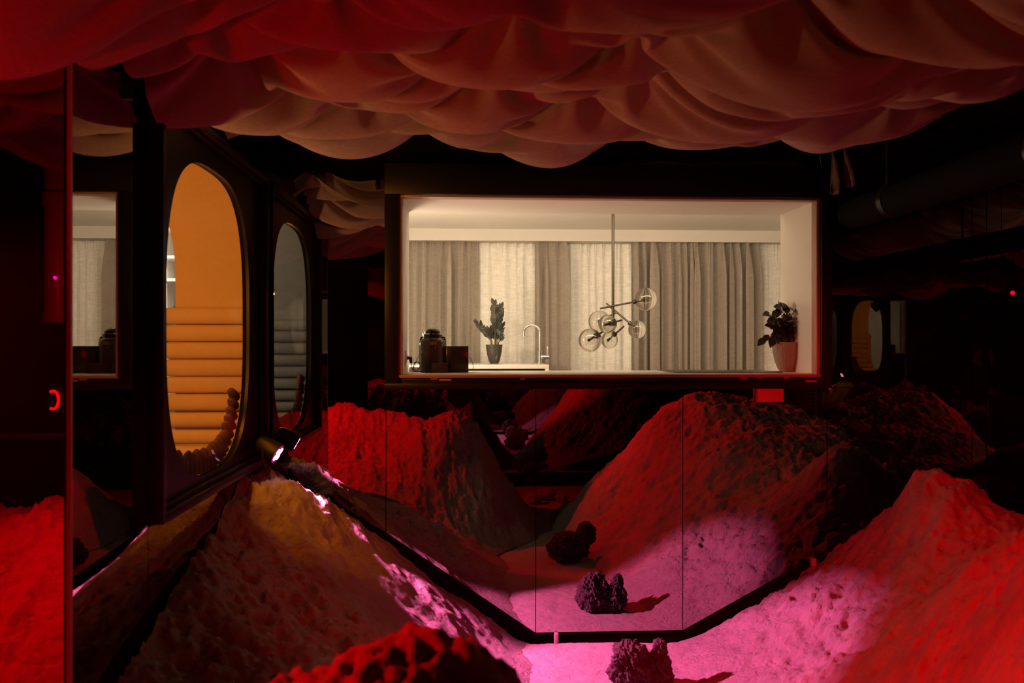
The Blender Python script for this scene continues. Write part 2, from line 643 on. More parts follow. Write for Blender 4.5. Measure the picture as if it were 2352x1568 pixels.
bm = bmesh.new()
box(bm, (-3.3, YR, -0.12), (XR + 0.1, YB + 0.1, -0.06))
struct(obj('floor_slab', bm, M['black'])).name = 'floor_base'

nx, ny = 240, 300
X, Y = np.meshgrid(np.linspace(-1.1, XR - 0.02, nx), np.linspace(YR + 0.05, YB - 0.03, ny))
Z = 0.012 * fbm(X, Y, 1.5, 3, 5) + 0.004 * fbm(X, Y, 12, 3, 6) + 0.002 * fbm(X, Y, 50, 2, 8)
wv = worley(X * 9, Y * 9, 4)
Z = Z - 0.006 * np.clip(1 - wv / 0.3, 0, 1)
Z = Z - 0.06 * np.clip((4.8 - Y) / 1.2, 0, 1) ** 1.0 * 0.6
o = grid_obj('floor', np.stack([X, Y, Z], -1), nx, ny, M['sandfloor'])
struct(o)

bm = bmesh.new()
box(bm, (XL - 0.032, YB + 0.012, -0.1), (WX0 - 0.02, YB + 0.1, 3.0))
box(bm, (WX1 + 0.02, YB + 0.012, -0.1), (XR + 0.1, YB + 0.1, 3.0))
box(bm, (WX0 - 0.02, YB + 0.012, -0.1), (WX1 + 0.02, YB + 0.1, WZ0 - 0.02))
box(bm, (WX0 - 0.02, YB + 0.012, WZ1 + 0.02), (WX1 + 0.02, YB + 0.1, 3.0))
struct(obj('wall_back', bm, M['black'], smooth=False))

bm = bmesh.new()
box(bm, (-3.4, YR - 0.1, 3.0), (XR + 0.1, YB + 0.1, 3.06))
struct(obj('ceiling', bm, M['black'], smooth=False))

bm = bmesh.new()
box(bm, (XR, 2.62, 0.12), (XR + 0.03, YB, 2.98))
struct(obj('wall_right', bm, M['mirror'], smooth=False))
bm = bmesh.new()
box(bm, (XR, YR - 0.1, -0.1), (XR + 0.1, 2.62, 3.0))
box(bm, (XR + 0.03, 2.62, -0.1), (XR + 0.1, YB + 0.1, 3.0))
box(bm, (XR, 2.62, -0.1), (XR + 0.03, YB, 0.12))
struct(obj('wall_right_side', bm, M['black'], smooth=False)).name = 'trim_1'
bm = bmesh.new()
box(bm, (-1.2, YR - 0.03, 0.13), (XR, YR, 2.98))
struct(obj('wall_rear', bm, M['mirror'], smooth=False))
bm = bmesh.new()
box(bm, (-3.4, YR - 0.12, -0.1), (XR + 0.1, YR - 0.03, 3.0))
box(bm, (-3.4, YR - 0.03, -0.1), (-1.2, YR, 3.0))
struct(obj('trim_2', bm, M['black'], smooth=False))
bm = bmesh.new()
box(bm, (-3.4, YR, -0.1), (-3.3, 2.7, 3.0))
struct(obj('wall_left_far', bm, M['black'], smooth=False)).name = 'wall_far_left'
# mirror that closes the bay left of the long wall
bm = bmesh.new()
box(bm, (-3.3, 2.61, 0.05), (XL - 0.016, 2.63, 2.98))
struct(obj('wall_left_return', bm, M['mirror'], smooth=False))
bm = bmesh.new()
box(bm, (-3.3, 2.63, -0.1), (XL - 0.034, 2.70, 3.0))
struct(obj('trim_3', bm, M['black'], smooth=False))


# wall with the oval opening
OV = (4.07, 1.825, 0.645, 0.69, 3.0)     # centre y, z, half sizes, roundness


def holed_panel(bm, x0, x1, y0, y1, z0, z1, ov, count=128):
    cy, cz, a, b, n = ov
    inner = superellipse(cy, cz, a, b, n, count)
    angs = []
    outer = []
    corners = [(y0, z0), (y0, z1), (y1, z0), (y1, z1)]
    for (py_, pz_) in inner:
        dy, dz = py_ - cy, pz_ - cz
        ts = []
        if dy > 1e-9: ts.append((y1 - cy) / dy)
        if dy < -1e-9: ts.append((y0 - cy) / dy)
        if dz > 1e-9: ts.append((z1 - cz) / dz)
        if dz < -1e-9: ts.append((z0 - cz) / dz)
        t = min(ts)
        outer.append([cy + dy * t, cz + dz * t])
    for c in corners:
        k = min(range(count), key=lambda i: (outer[i][0] - c[0]) ** 2 + (outer[i][1] - c[1]) ** 2)
        outer[k] = list(c)
    rings = []
    for x in (x0, x1):
        rings.append(([bm.verts.new((x, p[0], p[1])) for p in inner], [bm.verts.new((x, p[0], p[1])) for p in outer]))
    (ia, oa), (ib, ob) = rings
    for k in range(count):
        j = (k + 1) % count
        bm.faces.new((ia[k], ia[j], oa[j], oa[k]))
        bm.faces.new((ib[j], ib[k], ob[k], ob[j]))
        bm.faces.new((ia[j], ia[k], ib[k], ib[j]))
        bm.faces.new((oa[k], oa[j], ob[j], ob[k]))
    bmesh.ops.recalc_face_normals(bm, faces=bm.faces)


bm = bmesh.new()
holed_panel(bm, XL - 0.032, XL - 0.014, 2.63, YB + 0.1, -0.1, 3.0, OV)
struct(obj('wall_left', bm, M['black'], angle=30))

# ------------------------------------------------------------------ mirror panels
GAP = 0.0025


def back_panel(label, x0, x1, z0a, z0b, z1, dy=0.0):
    bm = bmesh.new()
    poly = [Vector((x0 + GAP, YB + dy, z0a)), Vector((x1 - GAP, YB + dy, z0b)), Vector((x1 - GAP, YB + dy, z1)), Vector((x0 + GAP, YB + dy, z1))]
    prism(bm, poly, (0, 0.012 - dy, 0))
    o = obj('wall_mirror', bm, M['mirror'], smooth=False)
    return tag(o, label, 'mirror panel', 'dark mirror panels on the back wall')


SE = [-0.455, 0.402, 1.259, 2.115, 2.99]
back_panel('tall dark mirror panel under the seam, beside the oval window corner', XL + 0.002, SE[0], 1.06, 0.648, FZ0)
back_panel('dark mirror panel with sloping foot reflecting the bright red mound', SE[0], SE[1], 0.645, 0.06, FZ0)
back_panel('dark mirror panel with level foot behind the magenta lava rock', SE[1], SE[2], 0.06, 0.06, FZ0)
back_panel('dark mirror panel with rising foot reflecting the right dune', SE[2], SE[3], 0.06, 0.515, FZ0)
back_panel('dark mirror panel behind the peak of the right dune', SE[3], SE[4], 0.575, 0.93, FZ0)
back_panel('upper dark mirror panel left of the kitchen window', XL + 0.002, FX0, FZ0 + GAP * 2, FZ0 + GAP * 2, 2.98)
back_panel('upper dark mirror panel right of the kitchen window', FX1, SE[4], FZ0 + GAP * 2, FZ0 + GAP * 2, 2.98)
back_panel('narrow dark mirror strip in the right corner', SE[4], XR - 0.001, 0.95, 0.95, 2.98)


def side_panel(label, y0, y1, z0a, z0b, z1):
    bm = bmesh.new()
    poly = [Vector((XL, y0 + GAP, z0a)), Vector((XL, y1 - GAP, z0b)), Vector((XL, y1 - GAP, z1)), Vector((XL, y0 + GAP, z1))]
    prism(bm, poly, (-0.014, 0, 0))
    o = obj('wall_mirror', bm, M['mirror'], smooth=False)
    return tag(o, label, 'mirror panel', 'dark mirror panels on the left wall')


FY0, FY1, FL0, FL1 = 3.24, 4.955, 1.06, 2.655
side_panel('tall dark mirror panel at left that reflects the kitchen window', 2.63, FY0, 0.62, 0.76, 2.98)
side_panel('low dark mirror panel below the oval window', FY0, 4.99, 0.76, 1.02, FL0 - 0.01)
side_panel('dark mirror panel above the oval window', FY0, 4.99, FL1 + 0.01, FL1 + 0.01, 2.98)

bm = bmesh.new()
box(bm, (XL - 0.013, 2.618, 0.62), (XL + 0.001, 2.63, 2.98))
struct(obj('trim_8', bm, M['pipe'], smooth=False))
# small brackets under the panels
for (x, z, lab) in ((0.52, 0.03, 'small bracket under the mirror panel left of the magenta rock'),
                    (2.03, 0.44, 'small bracket under the rising mirror foot on the right dune')):
    bm = bmesh.new()
    box(bm, (x - 0.012, YB - 0.03, z - 0.05), (x + 0.012, YB + 0.011, z + 0.03), 0.003)
    box(bm, (x - 0.02, YB - 0.035, z - 0.055), (x + 0.02, YB + 0.011, z - 0.04), 0.002)
    tag(obj('mirror_bracket', bm, M['pipe']), lab, 'bracket', 'brackets holding the mirror panels')

# ------------------------------------------------------------------ kitchen window frame
root = bpy.data.objects.new('window_1', None)
C.objects.link(root)
struct(root)
YF = YB - 0.045
for nm, a, b in (('frame_top', (FX0, YF, WZ1 + 0.012), (FX1, YB + 0.05, FZ1)), ('frame_bottom', (FX0, YF, FZ0), (FX1, YB + 0.05, WZ0 - 0.045)),
                 ('frame_side', (FX0, YF, WZ0 - 0.045), (WX0 - 0.022, YB + 0.05, WZ1 + 0.012)), ('frame_side', (WX1 + 0.022, YF, WZ0 - 0.045), (FX1, YB + 0.05, WZ1 + 0.012))):
    obj(nm, box_bm(a, b, 0.004), M['frame'], root)
# stepped inner moulding
bm = bmesh.new()
t = 0.022
for a, b in (((WX0 - t, YF + 0.022, WZ1), (WX1 + t, YB + 0.05, WZ1 + 0.014)),
             ((WX0 - t, YF + 0.022, WZ0), (WX0, YB + 0.05, WZ1)), ((WX1, YF + 0.022, WZ0), (WX1 + t, YB + 0.05, WZ1))):
    box(bm, a, b, 0.002)
obj('inner_lip', bm, M['frame_lip'], root)
bm = bmesh.new()
box(bm, (WX0 - t, YF + 0.012, WZ0 - 0.016), (WX1 + t, YB + 0.05, WZ0), 0.002)
obj('sill_strip', bm, M['frame_lip'], root)
bm = bmesh.new()
box(bm, (WX0 - t, YF + 0.03, WZ0 - 0.046), (WX1 + t, YB + 0.05, WZ0 - 0.016), 0.001)
obj('sill_channel', bm, M['plastic'], root)
for px0, px1, py in ((1009, 1037, 870), (988, 1006, 867), (1700, 1716, 866), (1740, 1752, 865), (1850, 1876, 873), (1800, 1812, 865), (1195, 1206, 868)):
    a = P(px0, py, YF + 0.029)
    b = P(px1, py + 4, YF + 0.029)
    obj('tape_scrap', box_bm((a.x, YF + 0.026, b.z), (b.x, YF + 0.032, a.z)), M['tape'], root)
obj('pane', box_bm((WX0, YB + 0.02, WZ0), (WX1, YB + 0.022, WZ1)), M['glass'], root, smooth=False)

# little white box clipped under the frame, red light put into its colour
a, b = P(1738, 893, YB - 0.02), P(1797, 922, YB - 0.02)
t = thing('wall_box', 'small pale box coloured as lit by red light, fixed under the right part of the window frame', 'box', ((a.x + b.x) / 2, YB - 0.02, b.z))
put(obj('box_body', box_bm((a.x, YB - 0.045, b.z), (b.x, YB - 0.001, FZ0 - 0.001), 0.003), M['box_redlit']), t)
put(obj('box_cover', box_bm((a.x + 0.006, YB - 0.050, b.z + 0.006), (b.x - 0.006, YB - 0.045, FZ0 - 0.008), 0.002), M['box_redlit']), t)

# ------------------------------------------------------------------ oval window
root = bpy.data.objects.new('window_2', None)
C.objects.link(root)
struct(root)
bm = bmesh.new()
holed_panel(bm, XL - 0.012, XL + 0.004, FY0 + 0.01, FY1 - 0.01, FL0 + 0.01, FL1 - 0.01, OV)
obj('oval_panel', bm, M['frame'], root, angle=30)
xf = XL + 0.056
for nm, a, b in (('frame_side', (XL, FY0, FL0), (xf, FY0 + 0.035, FL1)), ('frame_side', (XL, FY1 - 0.035, FL0), (xf, FY1, FL1)),
                 ('frame_top', (XL, FY0 + 0.035, FL1 - 0.035), (xf, FY1 - 0.035, FL1)), ('frame_bottom', (XL, FY0 + 0.035, FL0), (xf, FY1 - 0.035, FL0 + 0.035))):
    obj(nm, box_bm(a, b, 0.004), M['frame'], root)
bm = bmesh.new()
for a, b in (((XL, FY0 + 0.035, FL0 + 0.035), (XL + 0.03, FY1 - 0.035, FL0 + 0.055)), ((XL, FY1 - 0.055, FL0 + 0.055), (XL + 0.03, FY1 - 0.035, FL1 - 0.055)),
             ((XL, FY0 + 0.035, FL1 - 0.055), (XL + 0.03, FY1 - 0.035, FL1 - 0.035))):
    box(bm, a, b, 0.003)
obj('inner_moulding', bm, M['frame'], root)
# glass set in the middle of the wall
bm = bmesh.new()
ring = superellipse(OV[0], OV[1], OV[2] - 0.002, OV[3] - 0.002, OV[4], 128)
prism(bm, [Vector((XL - 0.012, p[0], p[1])) for p in ring], (-0.004, 0, 0))
obj('oval_pane', bm, M['glass'], root, smooth=False)
# scalloped trim standing inside the lower half of the opening
bm = bmesh.new()
cnt = 220
ring = superellipse(OV[0], OV[1], OV[2], OV[3], OV[4], cnt)
acc = 0
last = None
rr = random.Random(3)
for k in range(cnt + 1):
    p = ring[k % cnt]
    if last is not None:
        acc += math.hypot(p[0] - last[0], p[1] - last[1])
    last = p
    if acc > 0.047:
        acc = 0
        if p[1] < OV[1] - 0.36:
            n = Vector((0, OV[0] - p[0], (OV[1] - 0.1) - p[1])).normalized()
            base = Vector((XL - 0.062, p[0], p[1]))
            L = 0.10 * rr.uniform(0.85, 1.15) * (0.6 + 0.4 * min(1, (OV[1] - p[1]) / 0.6))
            tube(bm, [base - n * 0.004, base + n * L * 0.5, base + n * L * 0.85, base + n * L], [0.027, 0.025, 0.020, 0.006], 10)
obj('scalloped_trim', bm, M['fringe'], root)

# lounge behind the oval window
bm = bmesh.new()
box(bm, (-3.3, 6.9, 0.5), (-1.3, 6.98, 2.9))
box(bm, (-3.3, 2.72, 0.5), (-1.192, 2.76, 2.9))
box(bm, (-3.36, 2.72, 0.5), (-3.3, 6.98, 2.9))
struct(obj('wall_lounge', bm, M['white'], smooth=False))
struct(obj('floor_lounge', box_bm((-3.3, 2.72, 0.45), (-1.192, 6.98, 0.5)), M['wood'], smooth=False))
struct(obj('ceiling_lounge', box_bm((-3.3, 2.72, 2.9), (-1.192, 6.98, 2.94)), M['white'], smooth=False))


def padded_bench(label, yw, sgn, mat, xa, xb):
    """booth bench: upright back with horizontal channels and a seat that comes forward (sgn = direction it faces)"""
    t = thing('padded_bench', label, 'bench', ((xa + xb) / 2, yw, 0.5))
    bm = bmesh.new()
    # tall smooth board with a rounded upper corner
    pts = []
    ztop = 2.78
    pts = [Vector((xa - 0.235, yw, ztop)), Vector((xb, yw, ztop)), Vector((xb, yw, 0.95)), Vector((xa + 0.05, yw, 0.95))]
    for dx, z in ((0.05, 2.10), (0.046, 2.20), (0.036, 2.28), (0.020, 2.36), (-0.005, 2.44), (-0.05, 2.54), (-0.12, 2.65)):
        pts.append(Vector((xa + dx, yw, z)))
    prism(bm, pts, (0, -sgn * 0.05, 0))
    put(obj('back_board', bm, mat, angle=30), t)
    # channels
    bm = bmesh.new()
    z = 1.925
    hs = [0.096] * 6 + [0.086, 0.078, 0.07, 0.06]
    off = 0.0
    prof = []
    for i, h in enumerate(hs):
        fwd = 0.045 + (0 if i < 5 else 0.035 * (i - 4) ** 1.5)
        prof.append((z, h, fwd))
        z -= h
    for (z, h, fwd) in prof:
        ring = []
        sec = []
        for k in range(13):
            a = -PI / 2 + PI * k / 12
            sec.append((fwd - 0.035 + 0.045 * math.cos(a) ** 0.6 if abs(math.cos(a)) > 1e-6 else fwd - 0.035, z - h / 2 + h * 0.49 * math.sin(a)))
        cols = []
        n = 10
        for j in range(n + 1):
            s = j / n
            x = xa + (xb - xa) * s
            cap = 1.0
            if s < 0.06:
                cap = 0.0
            cols.append((x, cap))
        rings = []
        for (x, cap) in [(xa, 0.30), (xa + 0.006, 0.7), (xa + 0.018, 0.93), (xa + 0.03, 1.0), (xb, 1.0)]:
            rings.append([bm.verts.new((x, yw + sgn * (fwd - 0.035 + (d - fwd + 0.035) * cap), z - h / 2 + (zz - z + h / 2) * (0.6 + 0.4 * cap))) for (d, zz) in sec])
        for i in range(len(rings) - 1):
            for k in range(12):
                bm.faces.new((rings[i][k], rings[i][k + 1], rings[i + 1][k + 1], rings[i + 1][k]))
        bm.faces.new(rings[0])
    bmesh.ops.recalc_face_normals(bm, faces=bm.faces)
    put(obj('channel_backrest', bm, mat, angle=60), t)
    zz = prof[-1][0] - prof[-1][1]
    fw = prof[-1][2]
    put(obj('seat', box_bm((xa, yw, zz - 0.16), (xb, yw + sgn * (fw + 0.22), zz + 0.005), 0.02), mat), t)
    put(obj('plinth', box_bm((xa + 0.03, yw, 0.5), (xb - 0.03, yw + sgn * (fw + 0.16), zz - 0.16)), M['cabinet']), t)
    return t


padded_bench('padded bench glowing amber behind the oval window, facing the room', 4.94, -1, M['orange'], -1.665, -1.195)
padded_bench('grey padded bench at the near end behind the oval window', 2.80, 1, M['grey_leather'], -2.6, -1.195)

# shelf with jars that shows in the sliver left of the bench
t = thing('jar_shelf', 'white shelf with upright, seen in the sliver beside the amber bench', 'shelf', (-2.16, 6.6, 1.0))
put(obj('upright', box_bm((-2.19, 6.45, 0.55), (-2.165, 6.85, 2.7), 0.002), M['whiteglaze']), t)
for z in (1.02, 1.36, 2.16, 2.32, 2.52):
    put(obj('shelf_board', box_bm((-2.165, 6.22, z), (-1.6, 6.85, z + 0.022), 0.002), M['whiteglaze']), t)
for (x, z, r, h, m, lab) in ((-2.10, 2.182, 0.03, 0.12, 'whiteglaze', 'white bottle on the shelf behind the amber bench'),
                             (-2.09, 2.342, 0.03, 0.10, 'darkglaze', 'dark jar on the top of the shelf behind the amber bench'),
                             (-2.115, 1.382, 0.028, 0.11, 'chrome', 'shiny cup on the middle shelf behind the amber bench')):
    bm = lathe_bm([(0.001, 0), (r, 0), (r, h * 0.6), (r * 0.45, h * 0.75), (r * 0.45, h), (0.001, h)], (x, 6.6, z), 20)
    tag(obj('bottle', bm, M[m]), lab, 'bottle', 'bottles on the lounge shelf')
bm = lathe_bm([(0.001, 0), (0.03, 0), (0.035, 0.15), (0.10, 0.32), (0.12, 0.42), (0.09, 0.52), (0.035, 0.62), (0.03, 0.8), (0.001, 0.8)], (-2.04, 6.33, 1.382), 28)
tag(obj('vase', bm, M['darkglaze']), 'round bellied dark vase in the sliver beside the amber bench', 'vase')

# ------------------------------------------------------------------ dunes
dune('sand_dune', 'large dim sand dune heaped in the left corner below the oval window',
     [(-1.15, 5.0, 1.0), (-.85, 5.0, .82), (-.48, 5.0, .62), (-.285, 5.0, .46), (.01, 5.0, .24), (.25, 5.0, .05), (.41, 5.0, -.01), (.7, 5.0, -.06),
      (-1.0, 4.75, 1.0), (-1.15, 4.14, .88), (-1.15, 3.535, .74), (-1.15, 2.97, .60), (-1.15, 2.4, .5),
      (-.8, 4.6, .82), (-.6, 4.3, .61), (-.2, 4.3, .295), (.2, 4.3, .02), (.42, 4.4, -.04), (-.75, 3.9, .62), (-.45, 3.7, .46), (-.1, 3.6, .22), (.22, 3.6, .0), (.5, 3.6, -.08),
      (-.7, 3.0, .48), (-.3, 2.9, .3), (.1, 2.9, .08), (.35, 2.9, -.05), (-.6, 2.3, .4), (0, 2.3, .1), (.4, 2.3, -.1)],
     XL + 0.004, 0.8, 2.3, YB - 0.012, 0.0105, 11, rough=1.2, calm=lambda X, Y: 1 - 0.72 * np.clip((X + 0.75) / 0.3, 0, 1) * np.clip((Y - 3.75) / 0.35, 0, 1), flow=(0.75, -0.65))
dune('sand_dune', 'tall red lit sand dune along the right side with a rounded peak',
     [(1.15, 5.0, -.03), (1.25, 5.0, .0), (1.407, 5.0, .06), (1.605, 5.0, .15), (1.846, 5.0, .29), (2.113, 5.0, .46), (2.375, 5.0, .56), (2.6, 5.0, .68), (3.05, 5.0, .6),
      (.95, 4.9, -.08), (1.2, 4.4, .0), (1.15, 3.8, .0), (1.05, 3.2, .0), (.92, 2.6, .02), (.85, 2.0, .0), (.8, 1.3, -.05),
      (1.7, 4.4, .27), (1.7, 3.8, .34), (1.62, 3.2, .46), (1.4, 2.6, .46), (1.25, 2.2, .46), (1.64, 2.4, .95),
      (2.1, 4.5, .62), (2.28, 4.55, .86), (2.1, 3.8, .62), (2.0, 3.3, .86), (2.3, 3.0, 1.05), (2.41, 4.5, 1.03), (2.6, 4.3, .97), (2.85, 4.5, .7), (2.5, 3.9, .80), (2.58, 3.5, .95), (3.05, 3.5, .9),
      (1.93, 2.5, 1.2), (2.5, 2.5, 1.2), (3.0, 2.5, 1.1), (1.8, 1.8, .95), (2.5, 1.5, 1.0), (3.0, 1.0, .7), (1.5, 1.2, .4), (2.2, .6, .3), (1.2, .6, -.02)],
     0.75, XR - 0.004, 0.5, YB - 0.012, 0.012, 23, flow=(0.86, 0.5))
dune('sand_dune', 'bright red sand mound with a pitted crest in the foreground',
     [(-2.9, 1.3, .8), (-1.9, 1.3, 1.0), (-1.3, 1.2, 1.05), (-.95, 1.3, 1.06), (-.7, 1.55, 1.03), (-.47, 1.8, 1.0), (-.37, 1.86, 1.015), (-.25, 1.92, 1.03), (-.1, 1.95, 1.04), (.0, 1.95, 1.035), (.1, 1.95, .95), (.28, 1.95, .58), (.45, 1.95, .25), (.64, 1.95, .0), (.85, 1.95, -.1),
      (-2.9, 2.0, .6), (-1.9, 2.0, .7), (-1.3, 2.0, .74), (-.95, 2.0, .74), (-.65, 2.05, .76), (-.7, 1.8, .88), (-.35, 2.15, .85), (-.05, 2.2, .82),
      (-.9, 1.0, .88), (-.3, 1.45, .86), (.1, 1.4, .74), (.45, 1.4, .3), (.8, 1.4, -.05),
      (-2.9, .6, .2), (-1.9, .7, .45), (-.9, .65, .5), (-.2, .8, .36), (.3, .8, .2), (.7, .8, -.05), (-1.5, .2, .05), (-.3, .3, -.02), (.3, .3, -.06),
      (-2.9, 2.58, .45), (-1.9, 2.58, .5), (-1.15, 2.6, .52), (-.6, 2.6, .48), (-.1, 2.55, .40), (.25, 2.5, .12), (.5, 2.5, -.05), (-1.1, 3.0, .34), (-.5, 3.1, .2), (0, 3.1, .0), (.4, 3.0, -.15)],
     -3.25, 0.95, 0.2, 3.1, 0.011, 37, rough=1.2, holes=0.15, flow=(0.12, 1.0),
     mask=lambda X, Y: ~((X < XL + 0.004) & (Y > 2.60)))


# ------------------------------------------------------------------ rocks
def rock(name, label, loc, lumps, seed, mat, detail=1.0):
    bm = bmesh.new()
    for (c, r, sq) in lumps:
        b2 = bmesh.new()
        bmesh.ops.create_icosphere(b2, subdivisions=6, radius=1.0)
        co = np.array([v.co[:] for v in b2.verts])
        d = np.zeros(len(co))
        for i, (f, a) in enumerate(((1.6, .22), (3.4, .13), (7.0, .075 * detail), (15.0, .045 * detail))):
            n = perlin(co[:, 0] * f + seed + i, co[:, 1] * f + co[:, 2] * f * .83 + 2.3 * i, seed + i) + perlin(co[:, 2] * f + 5, co[:, 0] * f * .6 - co[:, 1] * f * .9, seed + 9 + i)
            d += a * (n if i < 2 else (np.abs(n) - .25))
        pit = worley(co[:, 0] * 4 + co[:, 2] * 1.7, co[:, 1] * 4 - co[:, 2] * 2.3, seed)
        d -= .15 * detail * np.clip(1 - pit / .42, 0, 1)
        pit2 = worley(co[:, 0] * 9 + co[:, 2] * 4.1, co[:, 1] * 9 - co[:, 2] * 5.3, seed + 5)
        d -= .07 * detail * np.clip(1 - pit2 / .5, 0, 1)
        co = co * (1 + d)[:, None] * r * np.array(sq) + np.array(c)
        vs = [bm.verts.new(p) for p in co]
        b2.verts.index_update()
        for f in b2.faces:
            bm.faces.new([vs[v.index] for v in f.verts])
        b2.free()
    o = obj(name, bm, mat, angle=180)
    o.location = loc
    return tag(o, label, 'rock')


rock('lava_rock', 'pitted lava rock lit magenta on the sand before the mirror', (0.885, 4.36, -0.02),
     [((-.055, 0, .12), .115, (.92, .9, 1.15)), ((.085, .01, .085), .095, (.85, .95, 1.05)), ((.10, .02, .19), .045, (.9, .9, 1.3))], 4, M['rock'], 1.8)
rock('lava_rock', 'lava rock coloured as in shade, in front of the frame, seen only in the mirror', (0.87, 3.02, -0.03),
     [((-.05, 0, .11), .15, (1.1, .9, .8)), ((.09, .02, .22), .09, (.9, .9, 1.05))], 9, M['rock_in_shade'])
for k, (x, y, s) in enumerate(((0.74, 0.50, .07), (0.90, 0.28, .085), (1.06, 0.46, .06))):
    rock('sand_clod', ['left', 'middle', 'right'][k] + ' clod of crumbled sand near the visitors, seen only in the mirror', (x, y, s * .5), [((0, 0, 0), s, (1.3, 1, .8))], 31 + k, M['sand'])


# ------------------------------------------------------------------ draped ceiling fabric (a small cloth relaxation)
def drape():
    x0, x1, y0, y1 = -2.5, 2.28, 0.7, 4.28
    nx, ny = 216, 320
    rx = (x1 - x0) * 1.14 / (nx - 1)
    ry = (y1 - y0) * 1.50 / (ny - 1)
    rng = np.random.RandomState(12)
    gx, gy = np.meshgrid(np.linspace(x0, x1, nx), np.linspace(y0, y1, ny))
    zpin = 2.86
    p = np.stack([gx, gy, zpin - 0.05 + rng.randn(ny, nx) * 0.012], -1)
    p[..., 2] -= 0.03 * np.sin(gx * 3.1 + gy * 2.0)
    pin = np.zeros((ny, nx), bool)
    rows = 22
    for j in range(rows + 1):
        iy = int(round(j / rows * (ny - 1)))
        n = 5 if j < rows else 6
        for i in range(-1, n + 1):
            fx = (i + (0.5 if j % 2 else 0.0) + rng.uniform(-.34, .34) * (1 if j < rows else .5)) / n
            ix = int(round(fx * (nx - 1)))
            iyy = int(np.clip(iy + rng.randint(-6, 7), 0, ny - 1)) if 0 < j < rows else iy
            if 0 <= ix < nx:
                pin[iyy, ix] = True
                p[iyy, ix, 2] = zpin + rng.uniform(-.035, .05)
                if ix + 5 < nx:
                    pin[iyy, ix + 5] = True
                    p[iyy, ix + 5] = p[iyy, ix] + np.array([0.022, 0.0, rng.uniform(-.01, .01)])
    pin[:, 0] = pin[:, 0] | (np.arange(ny) % 14 == 0)
    pin[:, -1] = pin[:, -1] | (np.arange(ny) % 11 == 0)
    p[:, -1, 2] = np.where(pin[:, -1], zpin + 0.02, p[:, -1, 2])
    w = np.where(pin, 0.0, 1.0)[..., None]
    prev = p.copy()
    cons = []
    sl = slice

    def add(ay, ax, dy, dx, rest, k):
        for par in (0, 1):
            if dy:
                st = 2 * abs(dy)
                for q in range(abs(dy)):
                    s = par * abs(dy) + q
                    cons.append((s, st, None, dy, dx, rest, k))
            else:
                st = 2 * dx
                for q in range(dx):
                    cons.append((None, None, (par * dx + q, st), 0, dx, rest, k))

    add(0, 0, 0, 1, rx, 1.0)
    add(0, 0, 1, 0, ry, 1.0)
    dg = math.hypot(rx, ry)
    add(0, 0, 1, 1, dg, 0.5)
    add(0, 0, 1, -1, dg, 0.5)
    add(0, 0, 0, 3, rx * 3, 0.05)
    add(0, 0, 3, 0, ry * 3, 0.05)

    def solve(c):
        sy, sty, xs, dy, dx, rest, k = c
        if sy is not None:
            ra = sl(sy, ny - dy, sty)
            na = len(range(*ra.indices(ny)))
            rb = sl(sy + dy, sy + dy + (na - 1) * sty + 1, sty)
            if dx >= 0:
                A = p[ra, :nx - dx] if dx else p[ra]
                B = p[rb, dx:] if dx else p[rb]
                wa = w[ra, :nx - dx] if dx else w[ra]
                wb = w[rb, dx:] if dx else w[rb]
            else:
                A, B = p[ra, -dx:], p[rb, :nx + dx]
                wa, wb = w[ra, -dx:], w[rb, :nx + dx]
        else:
            s, st = xs
            ra = sl(s, nx - dx, st)
            na = len(range(*ra.indices(nx)))
            rb = sl(s + dx, s + dx + (na - 1) * st + 1, st)
            A, B, wa, wb = p[:, ra], p[:, rb], w[:, ra], w[:, rb]
        d = B - A
        L = np.sqrt((d * d).sum(-1, keepdims=True)) + 1e-9
        ws = wa + wb
        f = k * (L - rest) / L / np.maximum(ws, 1e-9)
        if rest > 1.5 * max(rx, ry):
            f = np.where(L < rest, f, 0)        # bending only pushes apart
        f = np.where(ws > 0, f, 0) * d
        A += f * wa
        B -= f * wb

    g = np.array([0, 0, -0.0006])
    for it in range(170):
        vel = (p - prev) * 0.955
        prev = p.copy()
        p += (vel + g) * w
        for q in range(4):
            for c in cons:
                solve(c)
        np.minimum(p[..., 2], 2.985, out=p[..., 2])
    return p, nx, ny


pp, nx, ny = drape()
keep = ~((pp[..., 0] < XL + 0.05) & (pp[..., 1] > 2.52))
o = grid_obj('ceiling_drape', pp[:, ::-1].copy(), nx, ny, M['fabric'], keep=keep[:, ::-1])
md = o.modifiers.new('smooth', 'SUBSURF')
md.levels = 1
md.render_levels = 1
tag(o, 'pale ruched fabric hanging in swags under the whole ceiling', 'drape')

# ------------------------------------------------------------------ kitchen shell
CZ = WZ0 + 0.004          # worktop height
Y1 = 5.56                 # inner end of the window reveal
bm = bmesh.new()
box(bm, (WX0 - 0.03, YB + 0.05, WZ0 - 0.02), (WX0, Y1, WZ1 + 0.02))
struct(obj('trim_4', bm, M['white'], smooth=False))
bm = bmesh.new()
box(bm, (WX1, YB + 0.05, WZ0 - 0.02), (WX1 + 0.03, Y1, WZ1 + 0.02))
struct(obj('trim_5', bm, M['reveal'], smooth=False))
bm = bmesh.new()
box(bm, (WX0 - 0.03, YB + 0.05, WZ1), (WX1 + 0.03, Y1, WZ1 + 0.02))
struct(obj('trim_6', bm, M['white'], smooth=False))
KF, KC = 0.62, 2.775
bm = bmesh.new()
box(bm, (-1.25, Y1 - 0.02, KF), (WX0 - 0.03, Y1, KC))
box(bm, (WX1 + 0.03, Y1 - 0.02, KF), (3.6, Y1, KC))
box(bm, (WX0 - 0.03, Y1 - 0.02, WZ1 + 0.02), (WX1 + 0.03, Y1, KC))
struct(obj('wall_kitchen_front', bm, M['white'], smooth=False))
bm = bmesh.new()
